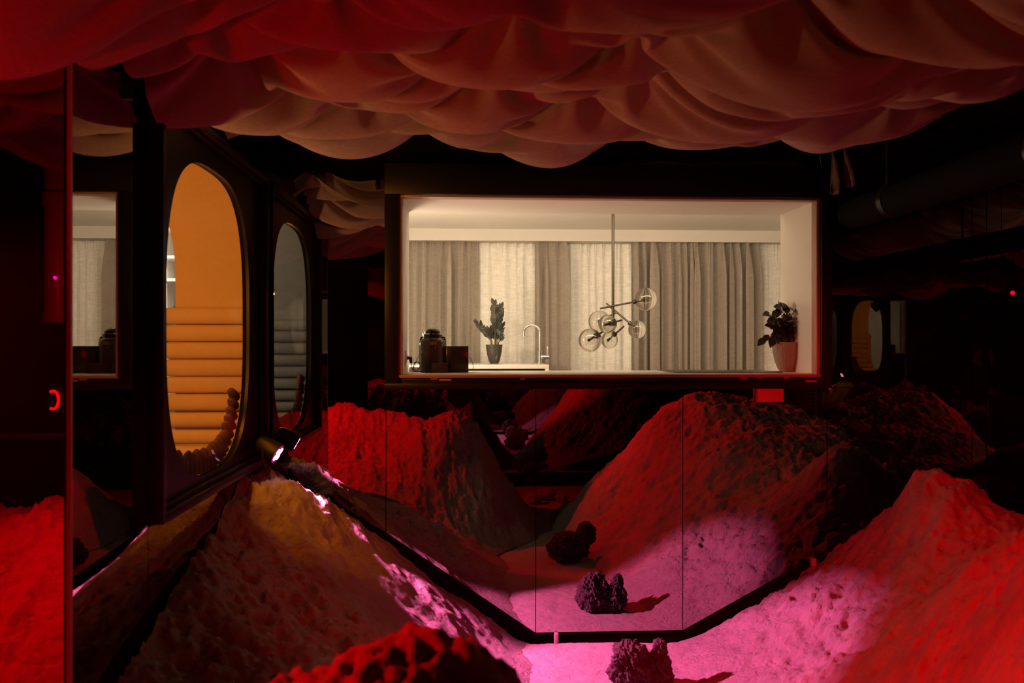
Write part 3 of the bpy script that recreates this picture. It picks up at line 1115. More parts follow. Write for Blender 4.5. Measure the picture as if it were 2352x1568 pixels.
box(bm, (-1.29, Y1 - 0.02, KF - 0.02), (-1.25, 8.6, KC))
struct(obj('wall_kitchen_left', bm, M['white'], smooth=False))
struct(obj('wall_kitchen_right', box_bm((3.6, Y1 - 0.02, KF - 0.02), (3.64, 8.6, KC)), M['white'], smooth=False))
struct(obj('ceiling_kitchen', box_bm((-1.29, Y1 - 0.02, KC), (3.64, 8.64, KC + 0.04)), M['white'], smooth=False))
struct(obj('floor_kitchen', box_bm((-1.29, Y1 - 0.02, KF - 0.06), (3.64, 8.64, KF)), M['wood'], smooth=False))
struct(obj('wall_kitchen_back', box_bm((-1.29, 8.55, KF), (3.64, 8.64, KC)), M['white'], smooth=False))
struct(obj('trim_7', box_bm((-1.25, 7.98, 2.668), (3.6, 8.55, KC)), plain('pelmet_paint', (0.58, 0.55, 0.50), 0.8, var=0.03), smooth=False))

# window worktop
t = thing('worktop', 'pale worktop running along the inside of the big window', 'worktop', (0.84, 5.3, CZ - 0.04))
put(obj('slab', box_bm((WX0 + .001, YB + 0.03, CZ - 0.02), (WX1 - .001, 5.64, CZ), 0.003), M['counter']), t)
put(obj('base_unit', box_bm((WX0 + 0.02, 5.12, KF), (WX1 - 0.02, 5.60, CZ - 0.02)), M['cabinet'], smooth=False), t)
a, b = P(1510, 851, 5.60), P(1742, 851, 5.60)
bm = box_bm((a.x, 5.16, CZ), (b.x, 5.60, CZ + 0.006), 0.002)
tag(obj('induction_hob', bm, M['plastic']), 'thin black hob lying flat in the right half of the worktop', 'hob')

# sink unit under the curtains
t = thing('sink_unit', 'low kitchen unit with pale top carrying the tap and small plant', 'kitchen unit', (-0.2, 7.55, KF))
sx1 = P(1261, 840, 7.1).x
put(obj('top_slab', box_bm((-1.2, 7.1, 1.518), (sx1, 7.95, 1.55), 0.002), M['counter']), t)
put(obj('side_panel', box_bm((sx1 - 0.03, 7.1, KF), (sx1, 7.93, 1.518)), M['counter'], smooth=False), t)
put(obj('carcass', box_bm((-1.2, 7.16, KF), (sx1 - 0.03, 7.93, 1.512)), M['plasticmatt'], smooth=False), t)
xs = [-1.2, -0.55, P(1122, 845, 7.1).x, sx1 - 0.04]
for i in range(3):
    put(obj('door', box_bm((xs[i] + 0.003, 7.125, KF + 0.08), (xs[i + 1] - 0.003, 7.145, 1.498), 0.002), M['cabinet']), t)
c = P(1190, 834, 7.55)
put(obj('sink_basin', box_bm((c.x - 0.16, 7.35, 1.5495), (c.x + 0.12, 7.7, 1.5515), 0.001), M['chrome']), t)


# curtains
def curtain(px0, px1, Y, wave, amp, mat, label, seed, group, flat=()):
    rng = random.Random(seed)
    xa, xb = P(px0, 700, Y).x, P(px1, 700, Y).x
    W = xb - xa
    knots = [0.0]
    while knots[-1] < W:
        knots.append(knots[-1] + wave * rng.uniform(0.55, 1.5))
    amps = [amp * rng.uniform(0.45, 1.15) for _ in knots]
    drift = [rng.uniform(-.5, .5) for _ in knots]
    nx, nz = int(W / 0.0065) + 2, 26
    z0, z1 = KF + 0.01, 2.672
    V = np.zeros((nz, nx, 3))
    for j in range(nz):
        v = j / (nz - 1)                      # 0 bottom, 1 top
        pinch = max(0.0, (v - 0.86) / 0.14)
        kk = [k + drift[i] * wave * 0.45 * (1 - v) for i, k in enumerate(knots)]
        for i in range(nx):
            s = i / (nx - 1) * W
            m = 0
            while m < len(kk) - 2 and s >= kk[m + 1]:
                m += 1
            f = (s - kk[m]) / (kk[m + 1] - kk[m])
            a = amps[m] * (1 - 0.35 * pinch)
            y = -a * abs(math.sin(PI * f)) ** 0.65 + a * 0.10 * math.cos(4 * PI * f + drift[m] * 3)
            y += pinch * 0.010 * math.cos(2 * PI * s / (wave * 0.36) + seed)
            lean = a * 0.55 * math.sin(2 * PI * f) * (0.5 + drift[m])
            V[j, i] = (xa + s + lean, Y + y, z0 + (z1 - z0) * v)
    o = grid_obj('curtain', V, nx, nz, mat)
    md = o.modifiers.new('thickness', 'SOLIDIFY')
    md.thickness = 0.0025
    return tag(o, label, 'curtain', group)


curtain(900, 1096, 8.12, 0.080, 0.13, M['linen'], 'greige linen curtain bunched at the left of the kitchen window', 1, 'linen curtains')
curtain(1088, 1240, 8.20, 0.12, 0.06, M['sheer'], 'bright sheer curtain behind the small potted plant', 2, 'sheer curtains')
curtain(1228, 1292, 8.13, 0.085, 0.12, M['linen'], 'narrow greige curtain behind the tap', 3, 'linen curtains')
curtain(1284, 1462, 8.20, 0.10, 0.06, M['sheer'], 'bright sheer curtain behind the bubble chandelier', 4, 'sheer curtains')
curtain(1452, 1590, 8.12, 0.062, 0.12, M['linen'], 'greige linen curtain with tight folds right of the chandelier rod', 5, 'linen curtains')
curtain(1578, 1738, 8.13, 0.10, 0.15, M['linen'], 'greige linen curtain with wide deep folds at right', 6, 'linen curtains')
curtain(1728, 1850, 8.16, 0.10, 0.05, M['sheer'], 'pale sheer curtain at far right behind the leafy plant', 7, 'sheer curtains')


# ------------------------------------------------------------------ tap
c = P(1240, 832, 7.6)
bz = 1.55
t = thing('kitchen_tap', 'chrome swan neck tap with side lever on the sink unit', 'tap', (c.x, 7.6, bz))
put(obj('base', lathe_bm([(0.0, 0), (.026, 0), (.026, .006), (.017, .010), (.017, .105), (.011, .112), (.0, .112)], (c.x, 7.6, bz), 24), M['chrome']), t)
pts = [Vector((c.x, 7.6, bz + 0.10)), Vector((c.x, 7.6, bz + 0.27))]
R = 0.070
for k in range(1, 15):
    a = PI * k / 14 * 1.03
    pts.append(Vector((c.x - R + R * math.cos(a), 7.6, bz + 0.27 + R * 0.95 * math.sin(a))))
pts.append(pts[-1] + Vector((-0.002, 0, -0.022)))
put(obj('spout', tube_bm(pts, 0.0105, 14), M['chrome']), t)
put(obj('lever_hub', tube_bm([(c.x + .01, 7.6, bz + .058), (c.x + .078, 7.6, bz + .058)], 0.019, 20), M['chrome']), t)
put(obj('lever', tube_bm([(c.x + .066, 7.6, bz + .07), (c.x + .067, 7.6, bz + .150)], 0.0045, 10), M['chrome']), t)


# ------------------------------------------------------------------ plants
def leaf(bm, base, d, nrm, L, W, fold=0.18, curl=0.2, heart=False):
    d = Vector(d).normalized()
    side = d.cross(Vector(nrm))
    if side.length < 1e-4:
        side = d.cross(Vector((1, 0.3, 0.2)))
    side.normalize()
    up = side.cross(d).normalized()
    n = 4
    L_, C_, R_ = [], [], []
    for i in range(n + 1):
        s = i / n
        if heart:
            wd = W * (math.sin(PI * min(1, s * 0.93 + 0.16)) ** 0.75) if s < 1 else 0
            back = -0.14 * L if i == 0 else 0
        else:
            wd = W * math.sin(PI * min(1.0, s * 0.95 + 0.05 * (1 - s))) ** 0.8
            back = 0
        c = Vector(base) + d * (L * s) - up * (curl * L * s * s)
        C_.append(bm.verts.new(c))
        L_.append(bm.verts.new(c + side * wd + up * wd * fold * 2 + d * back))
        R_.append(bm.verts.new(c - side * wd + up * wd * fold * 2 + d * back))
    for i in range(n):
        bm.faces.new((C_[i], C_[i + 1], L_[i + 1], L_[i]))
        bm.faces.new((C_[i + 1], C_[i], R_[i], R_[i + 1]))


# small plant with paired leaves on the sink unit
Yp = 7.55
c = P(1135, 832, Yp)
pz = 1.55
s_ = Yp / FPX
t = thing('potted_plant', 'small upright plant in a grey glazed pot on the sink unit', 'potted plant', (c.x, Yp, pz))
ph = 44 * s_
put(obj('pot', lathe_bm([(0, 0), (9.5 * s_, 0), (13 * s_, 8 * s_), (17 * s_, 24 * s_), (19.5 * s_, ph), (18.3 * s_, ph), (17.5 * s_, ph - 6 * s_), (0, ph - 6 * s_)], (c.x, Yp, pz), 36), M['potgrey']), t)
put(obj('soil', lathe_bm([(0, ph - 5 * s_), (17.4 * s_, ph - 5 * s_), (0, ph - 3 * s_)], (c.x, Yp, pz), 24), M['soil']), t)
rng = random.Random(5)
bs, bl = bmesh.new(), bmesh.new()
zs = pz + ph - 4 * s_
stems = [((1136, 787), (1140, 745), (1136, 702), 8, 1.0), ((1139, 787), (1148, 740), (1150, 708), 7, .9), ((1129, 787), (1118, 765), (1098, 744), 7, .85),
         ((1131, 787), (1125, 772), (1124, 762), 4, .8), ((1142, 787), (1148, 770), (1152, 752), 4, .8), ((1138, 787), (1139, 775), (1136, 765), 4, .85), ((1144, 788), (1150, 780), (1160, 768), 1, .8)]
for si, (p0, p1, p2, n, sc) in enumerate(stems):
    dy = rng.uniform(-.03, .03)
    a, b, d = P(p0[0], p0[1], Yp + dy * .3), P(p1[0], p1[1], Yp + dy), P(p2[0], p2[1], Yp + dy * 1.6)
    pts = [a * (1 - u) ** 2 + b * 2 * u * (1 - u) + d * u * u for u in [k / 10 for k in range(11)]]
    pts[0].z = zs
    tube(bs, pts, [0.0055 - 0.0003 * k for k in range(11)], 6)
    for k in range(n):
        u = 0.28 + 0.70 * k / max(1, n - 1)
        i = min(9, int(u * 10))
        q = pts[i].lerp(pts[i + 1], u * 10 - i)
        ax = (pts[i + 1] - pts[i]).normalized()
        for sd in (-1, 1):
            ang = rng.uniform(-.7, .7) + (PI if sd < 0 else 0)
            lat = Vector((math.cos(ang), math.sin(ang) * .8, 0))
            dd = ax * 0.85 + lat * (0.62 if k < n - 1 else .25)
            L = (18 + rng.uniform(-2, 3)) * s_ * sc
            leaf(bl, q, dd, Vector((lat.x * .5, -1.0, .35)), L, L * .23, .12, .05)
put(obj('stems', bs, M['stem']), t).name = 'stem_cluster'
put(obj('foliage', bl, M['leaf']), t)

# leafy trailing plant in the ribbed pot on the worktop
Yp = 5.36
c = P(1807, 853, Yp)
s_ = Yp / FPX
pz = CZ
t = thing('potted_plant', 'bushy dark trailing plant in a ribbed clay pot beside the right reveal', 'potted plant', (c.x, Yp, pz))
ph = 69 * s_
prof = [(0, 0), (16 * s_, 0), (20 * s_, 6 * s_), (27 * s_, 24 * s_), (31.5 * s_, 44 * s_), (33.5 * s_, 60 * s_), (33.5 * s_, ph), (31.5 * s_, ph), (30.5 * s_, ph - 8 * s_), (0, ph - 8 * s_)]
put(obj('pot', lathe_bm(prof, (c.x, Yp, pz), 180, ribs=45, depth=0.012), M['potribbed']), t)
put(obj('soil', lathe_bm([(0, ph - 7 * s_), (30 * s_, ph - 7 * s_), (0, ph - 4 * s_)], (c.x, Yp, pz), 24), M['soil']), t)
bs, bl = bmesh.new(), bmesh.new()
rng = random.Random(21)
top = Vector((c.x, Yp, pz + ph - 5 * s_))
for k in range(40):
    ang = rng.uniform(0, 2 * PI)
    hgt = rng.uniform(20, 98) * s_
    rad = rng.uniform(4, 34) * s_
    if k == 0:
        tip = P(1762, 775, Yp - .02)
    elif k == 1:
        tip = P(1772, 722, Yp)
    elif k == 2:
        tip = P(1855, 800, Yp - .03)
    elif k == 3:
        tip = P(1836, 684, Yp)
    elif k == 4:
        tip = P(1788, 690, Yp)
    elif k == 5:
        tip = P(1850, 705, Yp)
    else:
        tip = top + Vector((math.cos(ang) * rad, math.sin(ang) * rad * .8, hgt))
    st = top + Vector((rng.uniform(-14, 14) * s_, rng.uniform(-14, 14) * s_, 0))
    mid = (st + tip) / 2 + Vector((rng.uniform(-8, 8) * s_, rng.uniform(-8, 8) * s_, 22 * s_))
    pts = [st * (1 - u) ** 2 + mid * 2 * u * (1 - u) + tip * u * u for u in [j / 8 for j in range(9)]]
    tube(bs, pts, 0.0022, 5)
    for u in (0.35, 0.5, 0.65, 0.8, 1.0):
        if rng.random() < .12 and u < 1:
            continue
        i = min(7, int(u * 8))
        q = pts[i].lerp(pts[i + 1], u * 8 - i)
        out = Vector((q.x - top.x, q.y - top.y - .03, 0))
        out = out.normalized() if out.length > 1e-3 else Vector((0, -1, 0))
        dd = out * rng.uniform(.3, 1.1) + Vector((rng.uniform(-.8, .8), rng.uniform(-.7, .2), rng.uniform(-1.2, .35)))
        L = rng.uniform(15, 24) * s_
        pe = q + dd.normalized() * L * .35
        tube(bs, [q, pe], 0.0013, 4)
        leaf(bl, pe, dd, Vector((rng.uniform(-.5, .5), -1, .6)), L, L * .42, .1, .25, heart=True)
put(obj('vine', bs, M['stem']), t).name = 'vine_cluster'
put(obj('foliage', bl, M['leafdark']), t)

# ------------------------------------------------------------------ coffee maker, box, cables
Yc = 5.34
s_ = Yc / FPX
c = P(994, 851, Yc)
t = thing('coffee_maker', 'dark domed coffee maker with smoked glass body on the worktop', 'coffee maker', (c.x, Yc, CZ))
put(obj('body', lathe_bm([(0, 0), (29 * s_, 0), (29.5 * s_, 2 * s_), (29.5 * s_, 66 * s_), (28 * s_, 73 * s_), (22.5 * s_, 78 * s_), (22.5 * s_, 80 * s_), (0, 80 * s_)], (c.x, Yc, CZ), 48), M['smoke']), t)
put(obj('neck', lathe_bm([(0, 79 * s_), (21 * s_, 79 * s_), (22.5 * s_, 87 * s_), (0, 87 * s_)], (c.x, Yc, CZ), 40), M['plastic']), t)
lid = put(obj('dome_lid', lathe_bm([(0, 88 * s_)] + [(18.5 * s_ * math.cos(a), (88 + 14.5 * math.sin(a)) * s_) for a in [k / 14 * PI / 2 for k in range(15)]], (c.x, Yc, CZ), 40), M['plastic']), t)
put(obj('lid_rim', lathe_bm([(0, 86.6 * s_), (23 * s_, 86.6 * s_), (23 * s_, 88.4 * s_), (0, 88.4 * s_)], (c.x, Yc, CZ), 40), M['chrome']), t)
for sx in (-1, 1):
    pts = bezier((c.x + sx * 22 * s_, Yc, CZ + 80 * s_), (c.x + sx * 29 * s_, Yc, CZ + 82 * s_), (c.x + sx * 29.5 * s_, Yc, CZ + 74 * s_), (c.x + sx * 28.5 * s_, Yc, CZ + 10 * s_), 16)
    put(obj('handle', tube_bm(pts, 2.0 * s_, 10), M['plastic']), t)
put(obj('base_block', box_bm((c.x - 16 * s_, Yc - 46 * s_, CZ), (c.x + 36 * s_, Yc - 22 * s_, CZ + 22 * s_), 0.004), M['plasticmatt']), t)
lx, lz = P(995, 788, Yc - 30 * s_).x, P(995, 788, Yc - 30 * s_).z
put(obj('name_plate', box_bm((lx - 8 * s_, Yc - 30.2 * s_, lz - 3.6 * s_), (lx + 8 * s_, Yc - 28.5 * s_, lz + 3.6 * s_), 0.0005), plain('worn_plate', (0.28, 0.19, 0.14), 0.5, var=0.5, vscale=160)), t)
q = P(1007, 780, Yc - 29 * s_)
put(obj('indicator_light', lathe_bm([(0, -.003), (.003, 0), (0, .003)], (q.x, Yc - 29.2 * s_, q.z), 12), M['led_dot']), t)

a, b = P(1025, 790, Yc), P(1076, 849, Yc)
t2 = thing('speaker_box', 'square black speaker box beside the domed coffee maker', 'speaker', ((a.x + b.x) / 2, Yc, CZ))
put(obj('cabinet', box_bm((a.x, Yc - 0.05, CZ), (b.x, Yc + 0.09, CZ + 60 * s_), 0.003), M['plastic']), t2)
put(obj('front_cover', box_bm((a.x + .004, Yc - 0.054, CZ + .004), (b.x - .004, Yc - 0.05, CZ + 60 * s_ - .004), 0.001), M['plastic']), t2)
c1, c2 = P(1077, 822, Yc + .02), P(1086, 848, Yc + .02)
pts = [P(1077, 821, Yc + .05), P(1083, 824, Yc + .05), P(1088, 832, Yc + .05), P(1086, 849, Yc + .05)]
for p in pts: p.z = max(p.z, CZ + .003)
put(obj('power_cord', tube_bm(bezier(*pts, 12), 0.0016, 6), M['plasticmatt']), t2)

# wall socket with plug and looped cable in the left reveal
sx = WX0 + 0.001
sz = P(933, 822, 5.2).z
t = thing('wall_socket', 'pale socket on the left window reveal with a black plug in it', 'socket', (sx, 5.2, sz))
put(obj('face_plate', box_bm((sx - .001, 5.16, sz - .045), (sx + .008, 5.24, sz + .045), 0.002), M['whiteglaze']), t)
put(obj('socket_insert', box_bm((sx + .008, 5.175, sz - .028), (sx + .011, 5.225, sz + .028), 0.001), M['whiteglaze']), t)
cz = CZ + 0.004
t = thing('plug_cable', 'black plug and looped cable beside the coffee maker', 'cable', (sx + .03, 5.2, CZ))
put(obj('plug', tube_bm([(sx + .011, 5.2, sz), (sx + .03, 5.2, sz), (sx + .036, 5.2, sz - .03)], [.012, .013, .006], 12), M['plasticmatt']), t)
p0 = Vector((sx + .036, 5.2, sz - .03))
mat_ = M['plasticmatt']
put(obj('cord', tube_bm(bezier(p0, p0 + Vector((.003, 0, -.06)), Vector((sx + .05, 5.2, cz + .0)), P(975, 851, 5.22) * 1 + Vector((0, 0, 0)), 14), 0.0026, 6), mat_), t)
loop = []
for k in range(60):
    a = k / 59 * 2 * PI * 2.4
    cx_, cz_ = P(957 + 2.0 * math.sin(k * .21), 838, 5.26).x, P(957, 838, 5.26).z
    loop.append(Vector((cx_ + 0.024 * math.cos(a) * (1 + .12 * math.sin(k * .5)), 5.26 + 0.012 * math.sin(a * .5 + 1), max(CZ + .002, cz_ - .008 + 0.026 * math.sin(a)))))
put(obj('cord_loop', tube_bm(loop, 0.0017, 6), mat_), t)
pts = [P(948, 851, 5.24), P(955, 822, 5.2), P(970, 795, 5.2), P(992, 803, 5.2)]
pts[0].z = CZ + .002
put(obj('cord', tube_bm(bezier(*pts, 16), 0.0016, 6), mat_), t)
q = P(952, 836, 5.45)
tag(obj('paper_pad', box_bm((q.x - .03, 5.42, CZ), (q.x + .035, 5.5, CZ + .028), 0.002), M['whiteglaze']), 'small white block behind the looped cable on the worktop', 'block')

# ------------------------------------------------------------------ bubble chandelier
yq = 6.8
ct = P(1408, 700, yq)
t = thing('bubble_chandelier', 'bronze branching chandelier with six clear glass globes before the sheer curtain', 'chandelier', (ct.x, yq, KC))
put(obj('canopy', lathe_bm([(0, 0), (.06, 0), (.06, -.02), (0, -.02)], (ct.x, yq, KC), 28), M['bronze']), t)
put(obj('stem', tube_bm([(ct.x, yq, KC - .015), (ct.x, yq, P(1408, 773, yq).z)], 3.2 * yq / FPX, 14), M['bronze']), t)
arms = [((1378, 708.5), (1479, 688.6), (1483, 687), 26.5, 6.78, 6.80), ((1392.5, 696.6), (1456, 750), (1463.8, 756.5), 21, 6.84, 6.72), ((1415, 718), (1376, 738), (1376.5, 738), 25, 6.76, 7.05),
        ((1428, 735), (1391, 745.5), (1395.6, 744), 21.5, 6.84, 6.62), ((1412, 745), (1353, 781), (1355.5, 781), 27, 6.84, 6.55), ((1433, 749), (1397, 781), (1400, 781), 19.5, 6.77, 6.86)]
for (p0, p1, gc, r, ya, yb) in arms:
    a, b = P(p0[0], p0[1], ya), P(p1[0], p1[1], yb)
    arm = put(obj('arm', tube_bm([a, b], 0.0075, 10), M['bronze']), t)
    g = P(gc[0], gc[1], yb)
    R = r * yb / FPX
    bm = bmesh.new()
    bmesh.ops.create_uvsphere(bm, u_segments=40, v_segments=24, radius=R, matrix=Matrix.Translation(g))
    globe = obj('globe', bm, M['globe'])
    globe.parent = arm
    d = (a - b).normalized()
    # collar where the arm enters the globe
    ent = b + d * max(0.0, R - (b - g).dot(d))
    col = obj('collar', tube_bm([ent - d * .012, ent + d * .014], 0.017, 14), M['bronze'])
    col.parent = arm
    tip = obj('bulb', lathe_bm([(0, -.012), (.009, -.006), (.011, 0), (.008, .008), (0, .012)], b, 14), M['whiteglaze'])
    tip.parent = arm

# ------------------------------------------------------------------ fittings of the installation
# magenta spotlight on the dune crest
d = (PINK_TO - PINK_AT).normalized()
d_show = (Vector((0.9, 2.9, 0.75)) - PINK_AT).normalized()
t = thing('spotlight', 'small black spotlight with glowing magenta lenses on the left dune', 'spotlight', tuple(PINK_AT))
bk = PINK_AT - d * 0.12
put(obj('housing', tube_bm([bk, bk + d * .02, PINK_AT - d * .012, PINK_AT + d * .012], [.035, .05, .058, .058], 28), M['plasticmatt']), t)
put(obj('lens_ring', tube_bm([PINK_AT + d * .0122, PINK_AT + d * .0135], .052, 28), M['lens_ring']), t)
a_, b_ = frame_axes(d)
for k in range(4):
    ang = PI / 4 + k * PI / 2
    q = PINK_AT + d * .0137 + (a_ * math.cos(ang) + b_ * math.sin(ang)) * 0.026
    put(obj('lens', tube_bm([q, q + d * .003], .0165, 18), M['led_pink']), t)
sidev = d.cross(Vector((0, 0, 1))).normalized()
mid = PINK_AT - d * .05
yk = [mid + sidev * .066, mid + sidev * .07 + Vector((0, 0, -.05)), mid + sidev * .03 + Vector((0, 0, -.10)), mid - sidev * .03 + Vector((0, 0, -.10)), mid - sidev * .07 + Vector((0, 0, -.05)), mid - sidev * .066]
put(obj('yoke', tube_bm(yk, .006, 8), M['plasticmatt']), t)
put(obj('mains_lead', tube_bm(bezier(bk, bk + Vector((-.05, .02, -.03)), bk + Vector((-.02, .05, -.12)), bk + Vector((.03, .09, -.17)), 14), .004, 8), M['plasticmatt']), t)


# hooded red floodlights, seen in the mirrors
def flood(label, loc, target, hood):
    loc, target = Vector(loc), Vector(target)
    d = (target - loc).normalized()
    t = thing('red_floodlight', label, 'floodlight', tuple(loc))
    bm = bmesh.new()
    tube(bm, [loc - d * .16, loc - d * .15, loc - d * .03], [.05, .07, .07], 24, caps=True)
    put(obj('housing', bm, M['plasticmatt']), t)
    bm = bmesh.new()
    tube(bm, [loc - d * .03, loc + d * hood], [.071, .075], 24, caps=False)
    o = put(obj('hood', bm, M['plasticmatt']), t)
    md = o.modifiers.new('thickness', 'SOLIDIFY')
    md.thickness = .003
    put(obj('yoke', tube_bm([loc - d * .09, loc - d * .09 + Vector((0, 0, .12)), Vector((loc.x - d.x * .09, loc.y - d.y * .09, 3.0))], .01, 8), M['plasticmatt']), t)


flood('red floodlight hanging in the left bay, seen in the mirrors', RED_A, RED_A_TO, 0.05)
flood('red floodlight hanging at the middle of the room, seen in the mirrors', RED_B, RED_B_TO, 0.06)

# duct under the right edge of the fabric
t = thing('ventilation_duct', 'black round duct running under the right edge of the draped fabric', 'duct', (2.23, 4.1, 2.47))
put(obj('pipe_run', tube_bm([(2.23, 0.2, 2.47), (2.23, 4.93, 2.47)], .085, 28), M['black']), t)
for y in (3.2, 4.4):
    put(obj('joint_band', tube_bm([(2.23, y, 2.47), (2.23, y + .05, 2.47)], .090, 28), M['frame']), t)
    put(obj('strap', tube_bm([(2.23, y + .1, 2.55), (2.23, y + .1, 3.0)], .008, 8), M['frame']), t)

# louvre on the plain part of the right wall
t = thing('vent_grille', 'black slatted vent grille on the right wall, seen in the mirror', 'vent', (XR, 1.6, .8))
put(obj('grille_frame', box_bm((XR - .02, .6, .82), (XR - .004, 2.56, 1.62)), M['frame'], smooth=False), t)
bm = bmesh.new()
for k in range(22):
    z = .86 + k * .034
    prism(bm, [Vector((XR - .02, .66, z)), Vector((XR - .046, .66, z + .004)), Vector((XR - .046, .66, z + .008)), Vector((XR - .02, .66, z + .02))], (0, 1.84, 0))
put(obj('slats', bm, M['plastic'], smooth=False), t).name = 'slat_bank'

# things hanging over the window
bm = bmesh.new()
a, b = P(1430, 390, 4.93), P(1862, 362, 4.93)
nx, nz = 90, 10
V = np.zeros((nz, nx, 3))
for j in range(nz):
    for i in range(nx):
        x = a.x + (b.x - a.x) * i / (nx - 1)
        n = perlin(np.array([x * 9.0]), np.array([j * .5]), 3)[0] + .6 * perlin(np.array([x * 23.0]), np.array([j * 1.1]), 5)[0]
        h = (b.z - a.z) * (0.75 + .35 * perlin(np.array([x * 4.0]), np.array([.3]), 8)[0])
        V[j, i] = (x, 5.002 + .008 * n, a.z + .004 + h * j / (nz - 1))
o = grid_obj('plastic_sheet', V, nx, nz, M['crumple'])
o.modifiers.new('thickness', 'SOLIDIFY').thickness = .002
bm.free()
tag(o, 'crumpled dark plastic sheet tucked above the window frame', 'sheet')
for k, (px0, px1, py0, py1, lab) in enumerate(((1908, 1930, 378, 446, 'left strip of dark cloth hanging beside the top right window corner'), (1938, 1964, 376, 430, 'right strip of dark cloth hanging beside the top right window corner'))):
    a, b = P(px0, py1, 4.9), P(px1, py0, 4.9)
    V = np.zeros((14, 6, 3))
    for j in range(14):
        for i in range(6):
            v = j / 13
            V[j, i] = (a.x + (b.x - a.x) * (i / 5 * (.75 + .25 * v) + .12 * math.sin(v * 4 + k)), 4.9 + .02 * math.sin(v * 5 + i * .8), a.z + (b.z + .12 - a.z) * v)
    o = grid_obj('cloth_strip', V, 6, 14, M['crumple'])
    o.modifiers.new('thickness', 'SOLIDIFY').thickness = .002
    tag(o, lab, 'cloth strip')
pts = [P(1884, 290, 4.975), P(1872, 430, 4.975), P(1925, 478, 4.975), P(1975, 478, 4.975)]
tag(obj('cable', tube_bm(bezier(*pts, 18), .0022, 6), M['pipe']), 'thin cable drooping past the top right window corner', 'cable', 'thin loose cables')
pts = [P(1196, 246, 4.7), P(1170, 400, 4.7), P(1270, 450, 4.7), P(1330, 250, 4.7)]
tag(obj('cable', tube_bm(bezier(*pts, 18), .0018, 6), M['pipe']), 'thin cable looping below the fabric above the window', 'cable', 'thin loose cables')

# bay at the left, seen in its mirror
yq = YR + 0.06
t = thing('standpipe', 'thick painted pipe coming down the rear wall of the left bay', 'pipe', (-2.66, yq + .06, 1.9))
put(obj('pipe', tube_bm([(-2.66, yq + .08, 3.0), (-2.66, yq + .08, 1.9)], .085, 24), M['pipe']), t).name = 'pipe_length'
put(obj('collar', tube_bm([(-2.66, yq + .08, 2.62), (-2.66, yq + .08, 2.70)], .10, 24), M['pipe']), t)
put(obj('end_cap', tube_bm([(-2.66, yq + .08, 1.86), (-2.66, yq + .08, 1.93)], .095, 24), M['pipe']), t)
bm = bmesh.new()
box(bm, (-3.28, yq - .05, 1.10), (-2.2, yq + .05, 1.125), .004)
tag(obj('ledge', bm, M['pipe']), 'narrow ledge across the rear wall of the left bay', 'ledge')
pts = [Vector((-2.73 + .036 * math.cos(a), yq, 1.35 + .06 * math.sin(a))) for a in [-2.1 + k * 4.2 / 16 for k in range(17)]]
t = thing('neon_letter', 'small glowing red curved letter on the rear wall of the left bay', 'sign', (-2.73, yq, 1.35))
put(obj('tube', tube_bm(pts, .010, 10), M['led_red']), t).name = 'glowing_tube'
put(obj('back_plate', box_bm((-2.81, yq - .055, 1.26), (-2.65, yq - .035, 1.44), .004), M['plasticmatt']), t)
put(obj('standoff', tube_bm([(-2.73 + .036, yq - .04, 1.35), (-2.73 + .036, yq, 1.35)], .004, 8), M['plasticmatt']), t)


# ------------------------------------------------------------------ photographer, seen only as a dark figure in the mirror
def skin(name, chains, mat, parent, sub=2, loc=(0, 0, 0)):
    """chains: list of [(point, radius), ...]; a chain whose first point repeats an earlier point joins it"""
    me = bpy.data.meshes.new(name)
    vs, rs, es, seen = [], [], [], {}
    for ch in chains:
        prev = None
        for (p, r) in ch:
            key = tuple(round(c, 4) for c in p)
            if key not in seen:
                seen[key] = len(vs)
                vs.append(p)
                rs.append(r)
            i = seen[key]
            if prev is not None and prev != i:
                es.append((prev, i))
            prev = i
    me.from_pydata([Vector(v) - Vector(loc) for v in vs], es, [])
    o = bpy.data.objects.new(name, me)
    C.objects.link(o)
    o.modifiers.new('skin', 'SKIN').use_smooth_shade = True
    for i, r in enumerate(rs):
        d = me.skin_vertices[0].data[i]
        d.radius = r if isinstance(r, tuple) else (r, r)
        d.use_root = i == 0
    m2 = o.modifiers.new('round', 'SUBSURF')
    m2.levels = m2.render_levels = sub
    me.materials.append(mat)
    o.parent = parent
    return o


M['skin'] = plain('skin', (0.45, 0.27, 0.20), 0.5, var=0.05)
M['jacket'] = plain('dark_jacket_cloth', (0.025, 0.024, 0.026), 0.85, bump=0.2, bscale=40)
M['trousers'] = plain('dark_trousers_cloth', (0.018, 0.018, 0.022), 0.85, bump=0.2, bscale=40)
M['hair'] = plain('dark_hair', (0.02, 0.014, 0.01), 0.5, stretch=(30, 30, 3), bump=0.4)
px_, py_, fz = -0.07, -0.36, -0.035
L0 = (px_, py_, fz)
who = thing('person', 'person in dark clothes holding a camera to the face, reflected between the dunes', 'person', L0)


def q(x, y, z):
    return (px_ + x, py_ + y, fz + z)


